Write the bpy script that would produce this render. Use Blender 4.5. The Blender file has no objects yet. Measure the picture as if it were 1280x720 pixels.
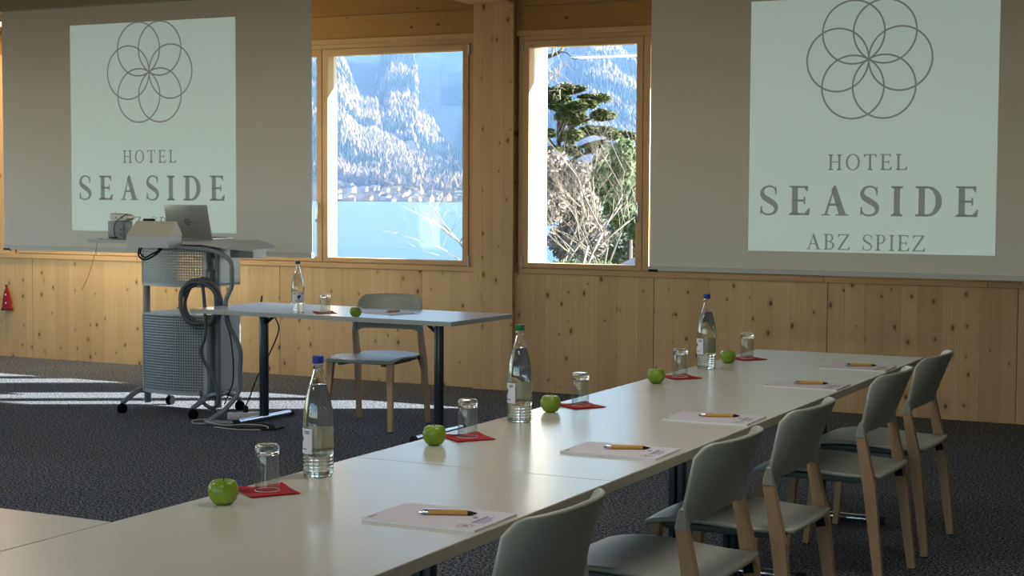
import bpy, bmesh, math, random
from mathutils import Vector, Matrix, noise
R = math.radians
PI = math.pi
rnd = random.Random(7)
SC = bpy.context.scene
COL = SC.collection

# ------------------------------------------------------------------ camera
def cam_axes(yaw, pitch, roll):
    cy, sy = math.cos(yaw), math.sin(yaw); cp, sp = math.cos(pitch), math.sin(pitch)
    F = Vector((sy*cp, cy*cp, -sp)); Rt = Vector((cy, -sy, 0)); U = Rt.cross(F)
    cr, sr = math.cos(roll), math.sin(roll)
    return Rt*cr + U*sr, U*cr - Rt*sr, F
CR, CU, CF = cam_axes(-0.47096, 0.06019, 0.00454)
cd = bpy.data.cameras.new('camera'); cam = bpy.data.objects.new('camera', cd); COL.objects.link(cam)
cd.sensor_width = 36.0; cd.lens = 2016.13/1280*36.0; cd.clip_start = 0.05; cd.clip_end = 20000
cam.matrix_world = Matrix(((CR.x, CU.x, -CF.x, 0.0), (CR.y, CU.y, -CF.y, -10.76795), (CR.z, CU.z, -CF.z, 1.49868), (0, 0, 0, 1)))
SC.camera = cam

# ------------------------------------------------------------------ world, sun, exposure
SUN_DIR = Vector((-1.72, -1.0, -0.95)).normalized()          # the way the light travels
w = bpy.data.worlds.new('world'); SC.world = w; w.use_nodes = True
wn = w.node_tree; wn.nodes.clear()
wo = wn.nodes.new('ShaderNodeOutputWorld'); wb = wn.nodes.new('ShaderNodeBackground'); sk = wn.nodes.new('ShaderNodeTexSky')
sk.sky_type = 'NISHITA'; sk.sun_disc = False; sk.sun_elevation = math.asin(-SUN_DIR.z)
sk.sun_rotation = math.atan2(-SUN_DIR.x, -SUN_DIR.y); sk.altitude = 600; sk.air_density = 1.0; sk.dust_density = 0.6
wb.inputs['Strength'].default_value = 0.38
wn.links.new(sk.outputs[0], wb.inputs[0]); wn.links.new(wb.outputs[0], wo.inputs[0])
sd = bpy.data.lights.new('sun', 'SUN'); sd.energy = 30.0; sd.angle = R(0.55); sd.color = (1.0, 0.95, 0.88)
sun = bpy.data.objects.new('sun', sd); COL.objects.link(sun); sun.rotation_euler = SUN_DIR.to_track_quat('-Z', 'Y').to_euler()
sun.location = (20, 12, 14)
vs = SC.view_settings; vs.view_transform = 'Standard'; vs.look = 'None'; vs.exposure = 0.45; vs.gamma = 1.0; vs.use_curve_mapping = False
SC.cycles.max_bounces = 10; SC.cycles.diffuse_bounces = 5; SC.cycles.glossy_bounces = 4; SC.cycles.transmission_bounces = 10
SC.cycles.transparent_max_bounces = 16; SC.cycles.caustics_refractive = False; SC.cycles.caustics_reflective = False
SC.cycles.sample_clamp_indirect = 6.0; SC.cycles.use_denoising = True
SC.cycles.volume_bounces = 0

# ------------------------------------------------------------------ material helpers
MATS = {}
class NT:
    def __init__(s, m): s.t = m.node_tree; s.t.nodes.clear()
    def n(s, k, **kw):
        x = s.t.nodes.new(k)
        for a, b in kw.items(): setattr(x, a, b)
        return x
    def l(s, a, b): s.t.links.new(a, b)
    def math(s, op, a, b=None, c=None):
        x = s.n('ShaderNodeMath', operation=op)
        for i, v in enumerate((a, b, c)):
            if v is None: continue
            if isinstance(v, (int, float)): x.inputs[i].default_value = v
            else: s.l(v, x.inputs[i])
        return x.outputs[0]
    def mix(s, f, a, b):
        x = s.n('ShaderNodeMix', data_type='RGBA')
        for i, v in ((0, f), (6, a), (7, b)):
            if isinstance(v, (int, float)): x.inputs[i].default_value = v
            elif isinstance(v, tuple): x.inputs[i].default_value = (v + (1,))[:4]
            else: s.l(v, x.inputs[i])
        return x.outputs[2]
    def ramp(s, f, stops, interp='LINEAR'):
        x = s.n('ShaderNodeValToRGB'); cr = x.color_ramp; cr.interpolation = interp
        while len(cr.elements) < len(stops): cr.elements.new(0.5)
        for e, (p, c) in zip(cr.elements, stops): e.position = p; e.color = (c + (1,))[:4] if isinstance(c, tuple) else (c, c, c, 1)
        s.l(f, x.inputs[0]); return x.outputs[0]
def newmat(name):
    m = bpy.data.materials.new(name); m.use_nodes = True; return m
def lin(r, g, b):
    f = lambda c: (c/255/12.92) if c/255 <= 0.04045 else ((c/255+0.055)/1.055)**2.4
    return (f(r), f(g), f(b))
def pbr(name, col, rough=0.5, metal=0.0, spec=0.5, bump=0.0, bscale=60, var=0.0, vscale=8, coat=0.0, emit=None, estr=0, sheen=0):
    if name in MATS: return MATS[name]
    m = newmat(name); t = NT(m)
    o = t.n('ShaderNodeOutputMaterial'); p = t.n('ShaderNodeBsdfPrincipled'); t.l(p.outputs[0], o.inputs[0])
    p.inputs['Base Color'].default_value = col + (1,); p.inputs['Roughness'].default_value = rough
    p.inputs['Metallic'].default_value = metal; p.inputs['Specular IOR Level'].default_value = spec
    p.inputs['Coat Weight'].default_value = coat
    if emit: p.inputs['Emission Color'].default_value = emit + (1,); p.inputs['Emission Strength'].default_value = estr
    tc = t.n('ShaderNodeTexCoord')
    if var:
        nz = t.n('ShaderNodeTexNoise'); nz.inputs['Scale'].default_value = vscale; nz.inputs['Detail'].default_value = 4
        t.l(tc.outputs['Object'], nz.inputs['Vector'])
        c2 = tuple(max(0, c*(1-var)) for c in col); c3 = tuple(min(1, c*(1+var)) for c in col)
        t.l(t.mix(t.ramp(nz.outputs[0], [(0.3, 0.0), (0.7, 1.0)]), c2, c3), p.inputs['Base Color'])
    if bump:
        nb = t.n('ShaderNodeTexNoise'); nb.inputs['Scale'].default_value = bscale; nb.inputs['Detail'].default_value = 3
        t.l(tc.outputs['Object'], nb.inputs['Vector'])
        b = t.n('ShaderNodeBump'); b.inputs['Strength'].default_value = bump; b.inputs['Distance'].default_value = 0.002
        t.l(nb.outputs[0], b.inputs['Height']); t.l(b.outputs[0], p.inputs['Normal'])
    MATS[name] = m; return m

def wood(name, axis='z', base=(0.74, 0.52, 0.27), dark=(0.62, 0.41, 0.19), knots=True, rough=0.55, staves=0.0, kscale=1.0, var=1.0):
    """Spruce: fine grain drawn out along one axis, oval knots, a tone of its own for every board."""
    if name in MATS: return MATS[name]
    m = newmat(name); t = NT(m)
    o = t.n('ShaderNodeOutputMaterial'); p = t.n('ShaderNodeBsdfPrincipled'); t.l(p.outputs[0], o.inputs[0])
    tc = t.n('ShaderNodeTexCoord'); oi = t.n('ShaderNodeObjectInfo')
    off = t.n('ShaderNodeCombineXYZ')
    for i in range(3): t.l(t.math('MULTIPLY', oi.outputs['Random'], 37.0+11*i), off.inputs[i])
    va = t.n('ShaderNodeVectorMath', operation='ADD'); t.l(tc.outputs['Object'], va.inputs[0]); t.l(off.outputs[0], va.inputs[1])
    def mp(sl, sc):
        x = t.n('ShaderNodeMapping'); t.l(va.outputs[0], x.inputs[0])
        s = [sc, sc, sc]; s['xyz'.index(axis)] = sl; x.inputs['Scale'].default_value = s; return x.outputs[0]
    g1 = t.n('ShaderNodeTexNoise'); g1.inputs['Scale'].default_value = 1; g1.inputs['Detail'].default_value = 5; g1.inputs['Roughness'].default_value = 0.6; t.l(mp(1.3, 60), g1.inputs['Vector'])
    g2 = t.n('ShaderNodeTexNoise'); g2.inputs['Scale'].default_value = 1; g2.inputs['Detail'].default_value = 3; t.l(mp(0.5, 11), g2.inputs['Vector'])
    f = t.math('ADD', t.math('MULTIPLY', g1.outputs[0], 0.6), t.math('MULTIPLY', g2.outputs[0], 0.5))
    col = t.mix(t.ramp(f, [(0.35, 0.0), (0.75, 1.0)]), base, dark)
    if staves:
        sx = t.n('ShaderNodeSeparateXYZ'); t.l(tc.outputs['Object'], sx.inputs[0])
        ax = {'z': 0, 'x': 2, 'y': 0}[axis]
        wn2 = t.n('ShaderNodeTexWhiteNoise', noise_dimensions='1D'); t.l(t.math('FLOOR', t.math('DIVIDE', sx.outputs[ax], staves)), wn2.inputs['W'])
        col = t.mix(t.math('MULTIPLY', wn2.outputs[0], 0.35), col, dark)
    tone = t.ramp(oi.outputs['Random'], [(0.0, tuple([1.0]*3)), (0.5, tuple([1-0.06*var]*3)), (1.0, (1-0.16*var, 1-0.18*var, 1-0.2*var))])
    mm = t.n('ShaderNodeMix', data_type='RGBA', blend_type='MULTIPLY'); mm.inputs[0].default_value = 1; t.l(col, mm.inputs[6]); t.l(tone, mm.inputs[7]); col = mm.outputs[2]
    if knots:
        vo = t.n('ShaderNodeTexVoronoi', voronoi_dimensions='2D'); vo.inputs['Scale'].default_value = 1.0; vo.inputs['Randomness'].default_value = 0.9
        sv = t.n('ShaderNodeSeparateXYZ'); t.l(va.outputs[0], sv.inputs[0]); cv = t.n('ShaderNodeCombineXYZ')
        kx, kz = (8.5, 5.5) if axis == 'z' else (5.0, 8.5)
        t.l(t.math('MULTIPLY', sv.outputs[0], kx*kscale), cv.inputs[0]); t.l(t.math('MULTIPLY', sv.outputs[2] if axis != 'y' else sv.outputs[1], kz*kscale), cv.inputs[1]); t.l(cv.outputs[0], vo.inputs['Vector'])
        dn = t.n('ShaderNodeTexNoise'); dn.inputs['Scale'].default_value = 40; t.l(va.outputs[0], dn.inputs['Vector'])
        d = t.math('ADD', vo.outputs['Distance'], t.math('MULTIPLY', t.math('SUBTRACT', dn.outputs[0], 0.5), 0.10))
        sp = t.n('ShaderNodeSeparateColor'); t.l(vo.outputs['Color'], sp.inputs[0])
        on = t.math('GREATER_THAN', sp.outputs[0], 0.55)
        size = t.math('MULTIPLY', t.math('ADD', sp.outputs[1], 0.35), 0.11)
        k = t.n('ShaderNodeMapRange', interpolation_type='SMOOTHSTEP'); t.l(d, k.inputs['Value'])
        t.l(t.math('MULTIPLY', size, 0.4), k.inputs['From Min']); t.l(size, k.inputs['From Max']); k.inputs['To Min'].default_value = 1; k.inputs['To Max'].default_value = 0
        h = t.n('ShaderNodeMapRange', interpolation_type='SMOOTHSTEP'); t.l(d, h.inputs['Value']); t.l(size, h.inputs['From Min']); t.l(t.math('MULTIPLY', size, 2.8), h.inputs['From Max']); h.inputs['To Min'].default_value = 1; h.inputs['To Max'].default_value = 0
        col = t.mix(t.math('MULTIPLY', t.math('MULTIPLY', h.outputs[0], on), 0.3), col, (0.42, 0.22, 0.07))
        col = t.mix(t.math('MULTIPLY', t.math('MULTIPLY', k.outputs[0], on), 0.85), col, (0.12, 0.05, 0.018))
    t.l(col, p.inputs['Base Color']); p.inputs['Roughness'].default_value = rough; p.inputs['Specular IOR Level'].default_value = 0.3
    b = t.n('ShaderNodeBump'); b.inputs['Strength'].default_value = 0.12; b.inputs['Distance'].default_value = 0.002; t.l(g1.outputs[0], b.inputs['Height']); t.l(b.outputs[0], p.inputs['Normal'])
    MATS[name] = m; return m

def carpet_mat():
    m = newmat('carpet'); t = NT(m)
    o = t.n('ShaderNodeOutputMaterial'); p = t.n('ShaderNodeBsdfPrincipled'); t.l(p.outputs[0], o.inputs[0])
    tc = t.n('ShaderNodeTexCoord')
    a = t.n('ShaderNodeTexNoise'); a.inputs['Scale'].default_value = 85; a.inputs['Detail'].default_value = 3; a.inputs['Roughness'].default_value = 0.75; t.l(tc.outputs['Object'], a.inputs['Vector'])
    c = t.n('ShaderNodeTexNoise'); c.inputs['Scale'].default_value = 2.2; c.inputs['Detail'].default_value = 3; t.l(tc.outputs['Object'], c.inputs['Vector'])
    col = t.ramp(a.outputs[0], [(0.42, (0.006, 0.008, 0.011)), (0.50, (0.040, 0.050, 0.068)), (0.58, (0.29, 0.315, 0.355))])
    mm = t.n('ShaderNodeMix', data_type='RGBA', blend_type='MULTIPLY'); mm.inputs[0].default_value = 1; t.l(col, mm.inputs[6]); t.l(t.ramp(c.outputs[0], [(0.3, 0.88), (0.7, 1.0)]), mm.inputs[7])
    t.l(mm.outputs[2], p.inputs['Base Color']); p.inputs['Roughness'].default_value = 0.95; p.inputs['Specular IOR Level'].default_value = 0.1
    b = t.n('ShaderNodeBump'); b.inputs['Strength'].default_value = 0.5; b.inputs['Distance'].default_value = 0.004; t.l(a.outputs[0], b.inputs['Height']); t.l(b.outputs[0], p.inputs['Normal'])
    return m

def glass_pane_mat():
    m = newmat('window_glass'); t = NT(m)
    o = t.n('ShaderNodeOutputMaterial'); tr = t.n('ShaderNodeBsdfTransparent'); gl = t.n('ShaderNodeBsdfGlossy'); gl.inputs['Roughness'].default_value = 0.0
    tr.inputs[0].default_value = (0.97, 0.985, 0.98, 1)
    fr = t.n('ShaderNodeFresnel'); ge = t.n('ShaderNodeNewGeometry'); t.l(t.math('SUBTRACT', 1.45, t.math('MULTIPLY', ge.outputs['Backfacing'], 1.45-1/1.45)), fr.inputs[0]); mx = t.n('ShaderNodeMixShader')
    t.l(fr.outputs[0], mx.inputs[0]); t.l(tr.outputs[0], mx.inputs[1]); t.l(gl.outputs[0], mx.inputs[2]); t.l(mx.outputs[0], o.inputs[0]); return m
def glass_mat(name, ior=1.5, col=(0.98, 1.0, 0.99), rough=0.0):
    m = newmat(name); t = NT(m); o = t.n('ShaderNodeOutputMaterial'); p = t.n('ShaderNodeBsdfPrincipled'); t.l(p.outputs[0], o.inputs[0])
    p.inputs['Base Color'].default_value = col + (1,); p.inputs['Roughness'].default_value = rough; p.inputs['IOR'].default_value = ior; p.inputs['Transmission Weight'].default_value = 1.0
    return m

WALLW = wood('spruce_upright', 'z')
BEAMW = wood('spruce_lengthwise', 'x', base=(0.50, 0.29, 0.10), dark=(0.40, 0.22, 0.07), staves=0.16)
BEAMY = wood('spruce_ceiling', 'y', base=(0.52, 0.34, 0.15), dark=(0.42, 0.26, 0.10), staves=0.18)
FRAMEX = wood('larch_frame_lengthwise', 'x', base=(0.66, 0.44, 0.23), dark=(0.55, 0.35, 0.17), knots=False, var=0.3)
FRAMEZ = wood('larch_frame_upright', 'z', base=(0.66, 0.44, 0.23), dark=(0.55, 0.35, 0.17), knots=False, var=0.3)
ASH = wood('ash_leg', 'z', base=(0.56, 0.38, 0.235), dark=(0.46, 0.30, 0.18), knots=False, var=0.5)
BAMBOO = wood('bamboo', 'x', base=(0.62, 0.36, 0.10), dark=(0.50, 0.27, 0.07), knots=False, var=0.3)
CARPET = carpet_mat(); PANE = glass_pane_mat(); THING = glass_pane_mat(); THING.name = 'thin_clear_glass'
THING.node_tree.nodes['Math.001' if False else 'Math'].name
for n_ in THING.node_tree.nodes:
    if n_.type == 'MATH' and n_.operation == 'SUBTRACT': n_.inputs[0].default_value = 1.75
    if n_.type == 'MATH' and n_.operation == 'MULTIPLY': n_.inputs[1].default_value = 1.75-1/1.75
    if n_.type == 'BSDF_TRANSPARENT': n_.inputs[0].default_value = (0.93, 0.95, 0.95, 1)
PLASTER = pbr('white_plaster', (0.72, 0.71, 0.68), 0.8, bump=0.1)
JAMB = pbr('pale_metal_reveal', (0.78, 0.79, 0.78), 0.5)
WHITEW = pbr('white_wall_paint', (0.62, 0.60, 0.55), 0.85, bump=0.1)
TABLETOP = pbr('cream_laminate', (0.56, 0.55, 0.50), 0.25, spec=0.65, bump=0.02, bscale=300, var=0.02, vscale=3)
TABLEEDGE = pbr('cream_edge_band', (0.47, 0.44, 0.36), 0.5)
PTOP = pbr('pale_grey_laminate', (0.60, 0.60, 0.60), 0.28, bump=0.02, bscale=300)
SHELL = pbr('pale_grey_green_plastic', (0.36, 0.375, 0.33), 0.38, bump=0.08, bscale=500)
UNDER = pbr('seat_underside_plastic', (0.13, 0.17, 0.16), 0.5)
BLACK = pbr('black_plastic', (0.010, 0.010, 0.012), 0.6, spec=0.3)
CHROME = pbr('chrome', (0.62, 0.66, 0.70), 0.18, metal=1.0)
DARKMET = pbr('dark_steel', (0.055, 0.07, 0.09), 0.3, metal=0.6)
GREYMET = pbr('grey_painted_steel', (0.24, 0.27, 0.29), 0.38, metal=0.35)
SILVER = pbr('silver_steel', (0.42, 0.46, 0.48), 0.42, metal=0.2)
SCREENF = pbr('screen_fabric', (0.80, 0.77, 0.71), 0.9)
CASING = pbr('screen_casing', (0.40, 0.36, 0.28), 0.55)
PROJGREY = pbr('projected_grey', (0.28, 0.30, 0.28), 0.9, emit=(0.26, 0.30, 0.28), estr=0.2)
PROJ = pbr('projected_light', (0.58, 0.64, 0.60), 0.9, emit=(0.55, 0.70, 0.64), estr=0.27)
NAPKIN = pbr('red_napkin', (0.42, 0.010, 0.016), 0.85, bump=0.3, bscale=250)
PAPER = pbr('lavender_white_paper', (0.62, 0.60, 0.66), 0.6)
PAGES = pbr('white_pages', (0.75, 0.75, 0.78), 0.7)
INK = pbr('blue_ink', (0.10, 0.10, 0.26), 0.6)
INKG = pbr('olive_ink', (0.28, 0.27, 0.19), 0.6)
STEMM = pbr('brown_stem', (0.06, 0.035, 0.015), 0.8)
GLASS = glass_mat('clear_glass', 1.5); WATER = glass_mat('mineral_water', 1.33, (0.99, 1, 0.99))
CAPG = pbr('green_cap', (0.0, 0.12, 0.045), 0.4); CAPB = pbr('blue_cap', (0.005, 0.035, 0.32), 0.4)
LABELM = pbr('bottle_label_paper', (0.80, 0.80, 0.86), 0.5); LABELI = pbr('bottle_label_ink', (0.03, 0.025, 0.12), 0.5); BACKL = pbr('back_label_paper', (0.62, 0.60, 0.38), 0.6)
_t = NT(BACKL); _o = _t.n('ShaderNodeOutputMaterial'); _d = _t.n('ShaderNodeBsdfDiffuse'); _d.inputs[0].default_value = (0.62, 0.60, 0.38, 1); _tr = _t.n('ShaderNodeBsdfTranslucent'); _tr.inputs[0].default_value = (0.75, 0.72, 0.50, 1); _a = _t.n('ShaderNodeMixShader'); _t.l(_d.outputs[0], _a.inputs[1]); _t.l(_tr.outputs[0], _a.inputs[2]); _t.l(_a.outputs[0], _o.inputs[0])
FROST = pbr('raised_glass_mark', (0.80, 0.82, 0.82), 0.3)
def apple_mat():
    m = newmat('green_apple_skin'); t = NT(m); o = t.n('ShaderNodeOutputMaterial'); p = t.n('ShaderNodeBsdfPrincipled'); t.l(p.outputs[0], o.inputs[0])
    tc = t.n('ShaderNodeTexCoord'); v = t.n('ShaderNodeTexVoronoi'); v.inputs['Scale'].default_value = 220; t.l(tc.outputs['Object'], v.inputs['Vector'])
    n = t.n('ShaderNodeTexNoise'); n.inputs['Scale'].default_value = 18; t.l(tc.outputs['Object'], n.inputs['Vector'])
    c = t.mix(t.ramp(n.outputs[0], [(0.35, 0.0), (0.7, 1.0)]), (0.15, 0.25, 0.012), (0.26, 0.37, 0.032))
    c = t.mix(t.ramp(v.outputs['Distance'], [(0.08, 0.5), (0.16, 0.0)]), c, (0.38, 0.48, 0.16))
    t.l(c, p.inputs['Base Color']); p.inputs['Roughness'].default_value = 0.32; p.inputs['Subsurface Weight'].default_value = 0.0
    return m
APPLE = apple_mat()
def perforated():
    m = newmat('perforated_steel'); t = NT(m); o = t.n('ShaderNodeOutputMaterial'); p = t.n('ShaderNodeBsdfPrincipled')
    tc = t.n('ShaderNodeTexCoord'); sx = t.n('ShaderNodeSeparateXYZ'); t.l(tc.outputs['Object'], sx.inputs[0])
    pitch = 0.0180
    fx = t.math('SUBTRACT', t.math('FRACT', t.math('DIVIDE', t.math('ADD', sx.outputs[0], 10.0), pitch)), 0.5)
    fz = t.math('SUBTRACT', t.math('FRACT', t.math('DIVIDE', t.math('ADD', sx.outputs[2], 10.0), pitch)), 0.5)
    r = t.math('SQRT', t.math('ADD', t.math('MULTIPLY', fx, fx), t.math('MULTIPLY', fz, fz)))
    hole = t.math('LESS_THAN', r, 0.29)
    p.inputs['Base Color'].default_value = (0.34, 0.38, 0.40, 1); p.inputs['Metallic'].default_value = 0.2; p.inputs['Roughness'].default_value = 0.45
    tr = t.n('ShaderNodeBsdfTransparent'); mx = t.n('ShaderNodeMixShader'); t.l(hole, mx.inputs[0]); t.l(p.outputs[0], mx.inputs[1]); t.l(tr.outputs[0], mx.inputs[2]); t.l(mx.outputs[0], o.inputs[0])
    return m
PERF = perforated()

# ------------------------------------------------------------------ mesh helpers
def bm_(): return bmesh.new()
def box(b, x0, x1, y0, y1, z0, z1, bev=0.0):
    r = bmesh.ops.create_cube(b, size=1.0); v = r['verts']
    bmesh.ops.scale(b, vec=(x1-x0, y1-y0, z1-z0), verts=v); bmesh.ops.translate(b, vec=((x0+x1)/2, (y0+y1)/2, (z0+z1)/2), verts=v)
    if bev:
        e = list({e for q in v for e in q.link_edges}); bmesh.ops.bevel(b, geom=e, offset=bev, segments=2, profile=0.5, affect='EDGES')
    return b
def prism(b, pts, z0, z1):
    lo = [b.verts.new((x, y, z0)) for x, y in pts]; hi = [b.verts.new((x, y, z1)) for x, y in pts]; n = len(pts)
    b.faces.new(lo[::-1]); b.faces.new(hi)
    for i in range(n): b.faces.new((lo[i], lo[(i+1) % n], hi[(i+1) % n], hi[i]))
    return b
def bar(b, p, q, w0, w1, d0=None, d1=None, up=(0, 1, 0)):
    """Tapered rectangular bar between two points."""
    p, q = Vector(p), Vector(q); a = (q-p).normalized(); u = Vector(up); s = a.cross(u).normalized(); u = s.cross(a).normalized()
    d0 = d0 or w0; d1 = d1 or w1; r = []
    for c, w_, d_ in ((p, w0, d0), (q, w1, d1)):
        r.append([b.verts.new(c + s*sx*w_/2 + u*sy*d_/2) for sx, sy in ((-1, -1), (1, -1), (1, 1), (-1, 1))])
    b.faces.new(r[0][::-1]); b.faces.new(r[1])
    for i in range(4): b.faces.new((r[0][i], r[0][(i+1) % 4], r[1][(i+1) % 4], r[1][i]))
    return b
def tube(b, pts, rad, seg=8, smooth_path=False, closed=False):
    P = [Vector(p) for p in pts]
    if smooth_path:
        Q = []; n = len(P)
        for i in range(n if closed else n-1):
            p0 = P[(i-1) % n] if closed or i > 0 else P[0]; p1 = P[i]; p2 = P[(i+1) % n]; p3 = P[(i+2) % n] if closed or i+2 < n else P[-1]
            for k in range(6):
                t = k/6; Q.append(0.5*((2*p1)+(p2-p0)*t+(2*p0-5*p1+4*p2-p3)*t*t+(3*p1-p0-3*p2+p3)*t**3))
        if not closed: Q.append(P[-1])
        P = Q
    rs = rad if isinstance(rad, (list, tuple)) else [rad]*len(P)
    if len(rs) != len(P): rs = [rs[0]+(rs[-1]-rs[0])*i/(len(P)-1) for i in range(len(P))]
    n = len(P); rings = []; prev = None
    for i in range(n):
        a = (P[(i+1) % n]-P[(i-1) % n]) if closed else (P[min(i+1, n-1)]-P[max(i-1, 0)])
        a.normalize()
        if prev is None: u = a.orthogonal().normalized()
        else: u = (prev - a*prev.dot(a)); u = u.normalized() if u.length > 1e-6 else a.orthogonal().normalized()
        prev = u; v = a.cross(u)
        rings.append([b.verts.new(P[i]+(u*math.cos(2*PI*k/seg)+v*math.sin(2*PI*k/seg))*rs[i]) for k in range(seg)])
    for i in range(n if closed else n-1):
        A, B_ = rings[i], rings[(i+1) % n]
        for k in range(seg): b.faces.new((A[k], A[(k+1) % seg], B_[(k+1) % seg], B_[k]))
    if not closed: b.faces.new(rings[0][::-1]); b.faces.new(rings[-1])
    return b
def lathe(b, prof, seg=32, axis_z=True, loc=(0, 0, 0)):
    rings = []
    for r, z in prof:
        if r < 1e-6: rings.append([b.verts.new((loc[0], loc[1], loc[2]+z))])
        else: rings.append([b.verts.new((loc[0]+r*math.cos(2*PI*k/seg), loc[1]+r*math.sin(2*PI*k/seg), loc[2]+z)) for k in range(seg)])
    for A, B_ in zip(rings, rings[1:]):
        for k in range(seg):
            j = (k+1) % seg
            if len(A) == 1 and len(B_) == 1: continue
            if len(A) == 1: b.faces.new((A[0], B_[j], B_[k]))
            elif len(B_) == 1: b.faces.new((A[k], A[j], B_[0]))
            else: b.faces.new((A[k], A[j], B_[j], B_[k]))
    return b
def obj(name, b, m, parent=None, smooth=False, loc=None, rot=None, label=None, fix=True):
    me = bpy.data.meshes.new(name)
    if fix: bmesh.ops.recalc_face_normals(b, faces=b.faces)
    b.to_mesh(me); b.free()
    if m: me.materials.append(m)
    if smooth:
        for f in me.polygons: f.use_smooth = True
    o = bpy.data.objects.new(name, me); COL.objects.link(o)
    if smooth == 'auto':
        try:
            me.set_sharp_from_angle(angle=R(35))
        except Exception: pass
    if parent: o.parent = parent
    if loc: o.location = loc
    if rot: o.rotation_euler = rot
    if label: o['label'] = label
    return o
def thing(name, label, cat, loc=(0, 0, 0), rz=0.0, group=None):
    o = bpy.data.objects.new(name, None); COL.objects.link(o); o.location = loc; o.rotation_euler = (0, 0, rz); o.empty_display_size = 0.1
    o['label'] = label; o['category'] = cat
    if group: o['group'] = group
    return o
def tag(o, label, cat, group=None):
    o['label'] = label; o['category'] = cat
    if group: o['group'] = group
    return o
def struct(name, b, m, parent=None, smooth=False):
    o = obj(name, b, m, parent, smooth)
    if not parent: o['kind'] = 'structure'
    return o
def dup(root, loc, rz, label):
    r = root.copy(); COL.objects.link(r); r.location = loc; r.rotation_euler = (0, 0, rz); r['label'] = label
    def rec(a, b_):
        for ch in list(a.children):
            c = ch.copy(); COL.objects.link(c); c.parent = b_; rec(ch, c)
    rec(root, r); return r

# ------------------------------------------------------------------ room shell
ZC = 3.15
b = bm_(); box(b, -14.0, 2.6, -14.5, 0.0, -0.12, 0.0); floor = struct('floor', b, CARPET)
XC = (-5.79, -5.455)                                   # the column between the two windows
WINS = [(-10.42, -8.55), (-8.50, -5.815), (-5.43, -3.11)]
ZS, ZL = 0.905, 2.635                                   # opening height
b = bm_()
box(b, -14.0, 2.6, 0.022, 0.35, -0.12, ZS-0.02); box(b, -14.0, 2.6, 0.022, 0.35, ZL+0.015, ZC+0.25)
edges = [-14.0] + [v for a in WINS for v in a] + [2.6]
for i in range(0, len(edges), 2): box(b, edges[i], edges[i+1], 0.10 if i < 6 else 0.03, 0.35 if i < 6 else 0.12, ZS-0.02, ZL+0.015)
wall = struct('wall_back', b, PLASTER)
# three-ply panels below the sill, each of upright staves
joints = [-13.98, -12.1, -10.243, -9.0, -7.593, -6.266, -5.79, -4.339, -3.065, -1.806, -0.55, 0.7, 1.9, 2.58]
for i in range(len(joints)-1):
    x0, x1 = joints[i]+0.0025, joints[i+1]-0.0025
    if i == 5: x1 = joints[i+1]
    y0 = 0.0
    b = bm_(); box(b, x0, x1, 0.012, 0.022, 0.0, 0.882)
    pn = obj('wall_panel', b, WALLW, wall)
    x = x0
    while x < x1-0.01:
        wd = rnd.uniform(0.115, 0.165)
        if x1-(x+wd) < 0.06: wd = x1-x
        b = bm_(); box(b, 0, wd-0.0006, 0.0, 0.012, 0, 0.882)
        obj('stave', b, WALLW, pn, loc=(x, 0, 0)); x += wd
# column with its staves, standing a little proud
b = bm_(); box(b, XC[0], XC[1]-0.01, -0.035, 0.10, 0.0, ZC); colm = obj('column', b, WALLW, wall)
x = XC[0]
for wd in (0.075, 0.09, 0.085, 0.085):
    b = bm_(); box(b, 0, wd-0.0008, -0.05, -0.035, 0, ZC); obj('stave', b, WALLW, colm, loc=(x, 0, 0)); x += wd
# trims
def rails(name, m, z0, z1, y0, segs):
    root = None
    for a, c in segs:
        bb = bm_(); box(bb, a, c, y0, 0.03, z0, z1, 0.002)
        o = struct(name, bb, m) if root is None else obj('rail', bb, m, root)
        root = root or o
    return root
rails('trim_1', FRAMEX, 0.884, 0.922, -0.014, [(-5.42, -3.09), (-3.087, -2.0), (-1.997, 2.58), (-9.05, -5.792), (-10.45, -9.053), (-13.98, -10.453)])
rails('trim_2', BEAMX if False else FRAMEX, 2.642, 2.682, -0.012, [(-5.45, 2.58), (-10.45, -5.792)])
# timber lintel boards above the windows
for n_, (a, c) in enumerate([(-5.45, 2.58), (-10.45, -5.792), (-13.98, -10.45)]):
    root = None
    for z0, z1 in ((2.684, 2.862), (2.864, 3.02), (3.022, ZC)):
        bb = bm_(); box(bb, a, c, -0.002 if z0 > 2.7 else 0.0, 0.03, z0, z1-0.001)
        root = obj('lintel_board', bb, BEAMW, wall)
b = bm_(); box(b, -13.98, -10.45, 0.0, 0.022, 0.924, 2.683); obj('wall_panel', b, WALLW, wall)
for x0, x1 in ((-8.55, -8.50), (-3.11, -3.05)):
    b = bm_(); box(b, x0, x1, 0.0, 0.10, 0.924, 2.641); obj('post', b, FRAMEZ, wall)

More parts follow.
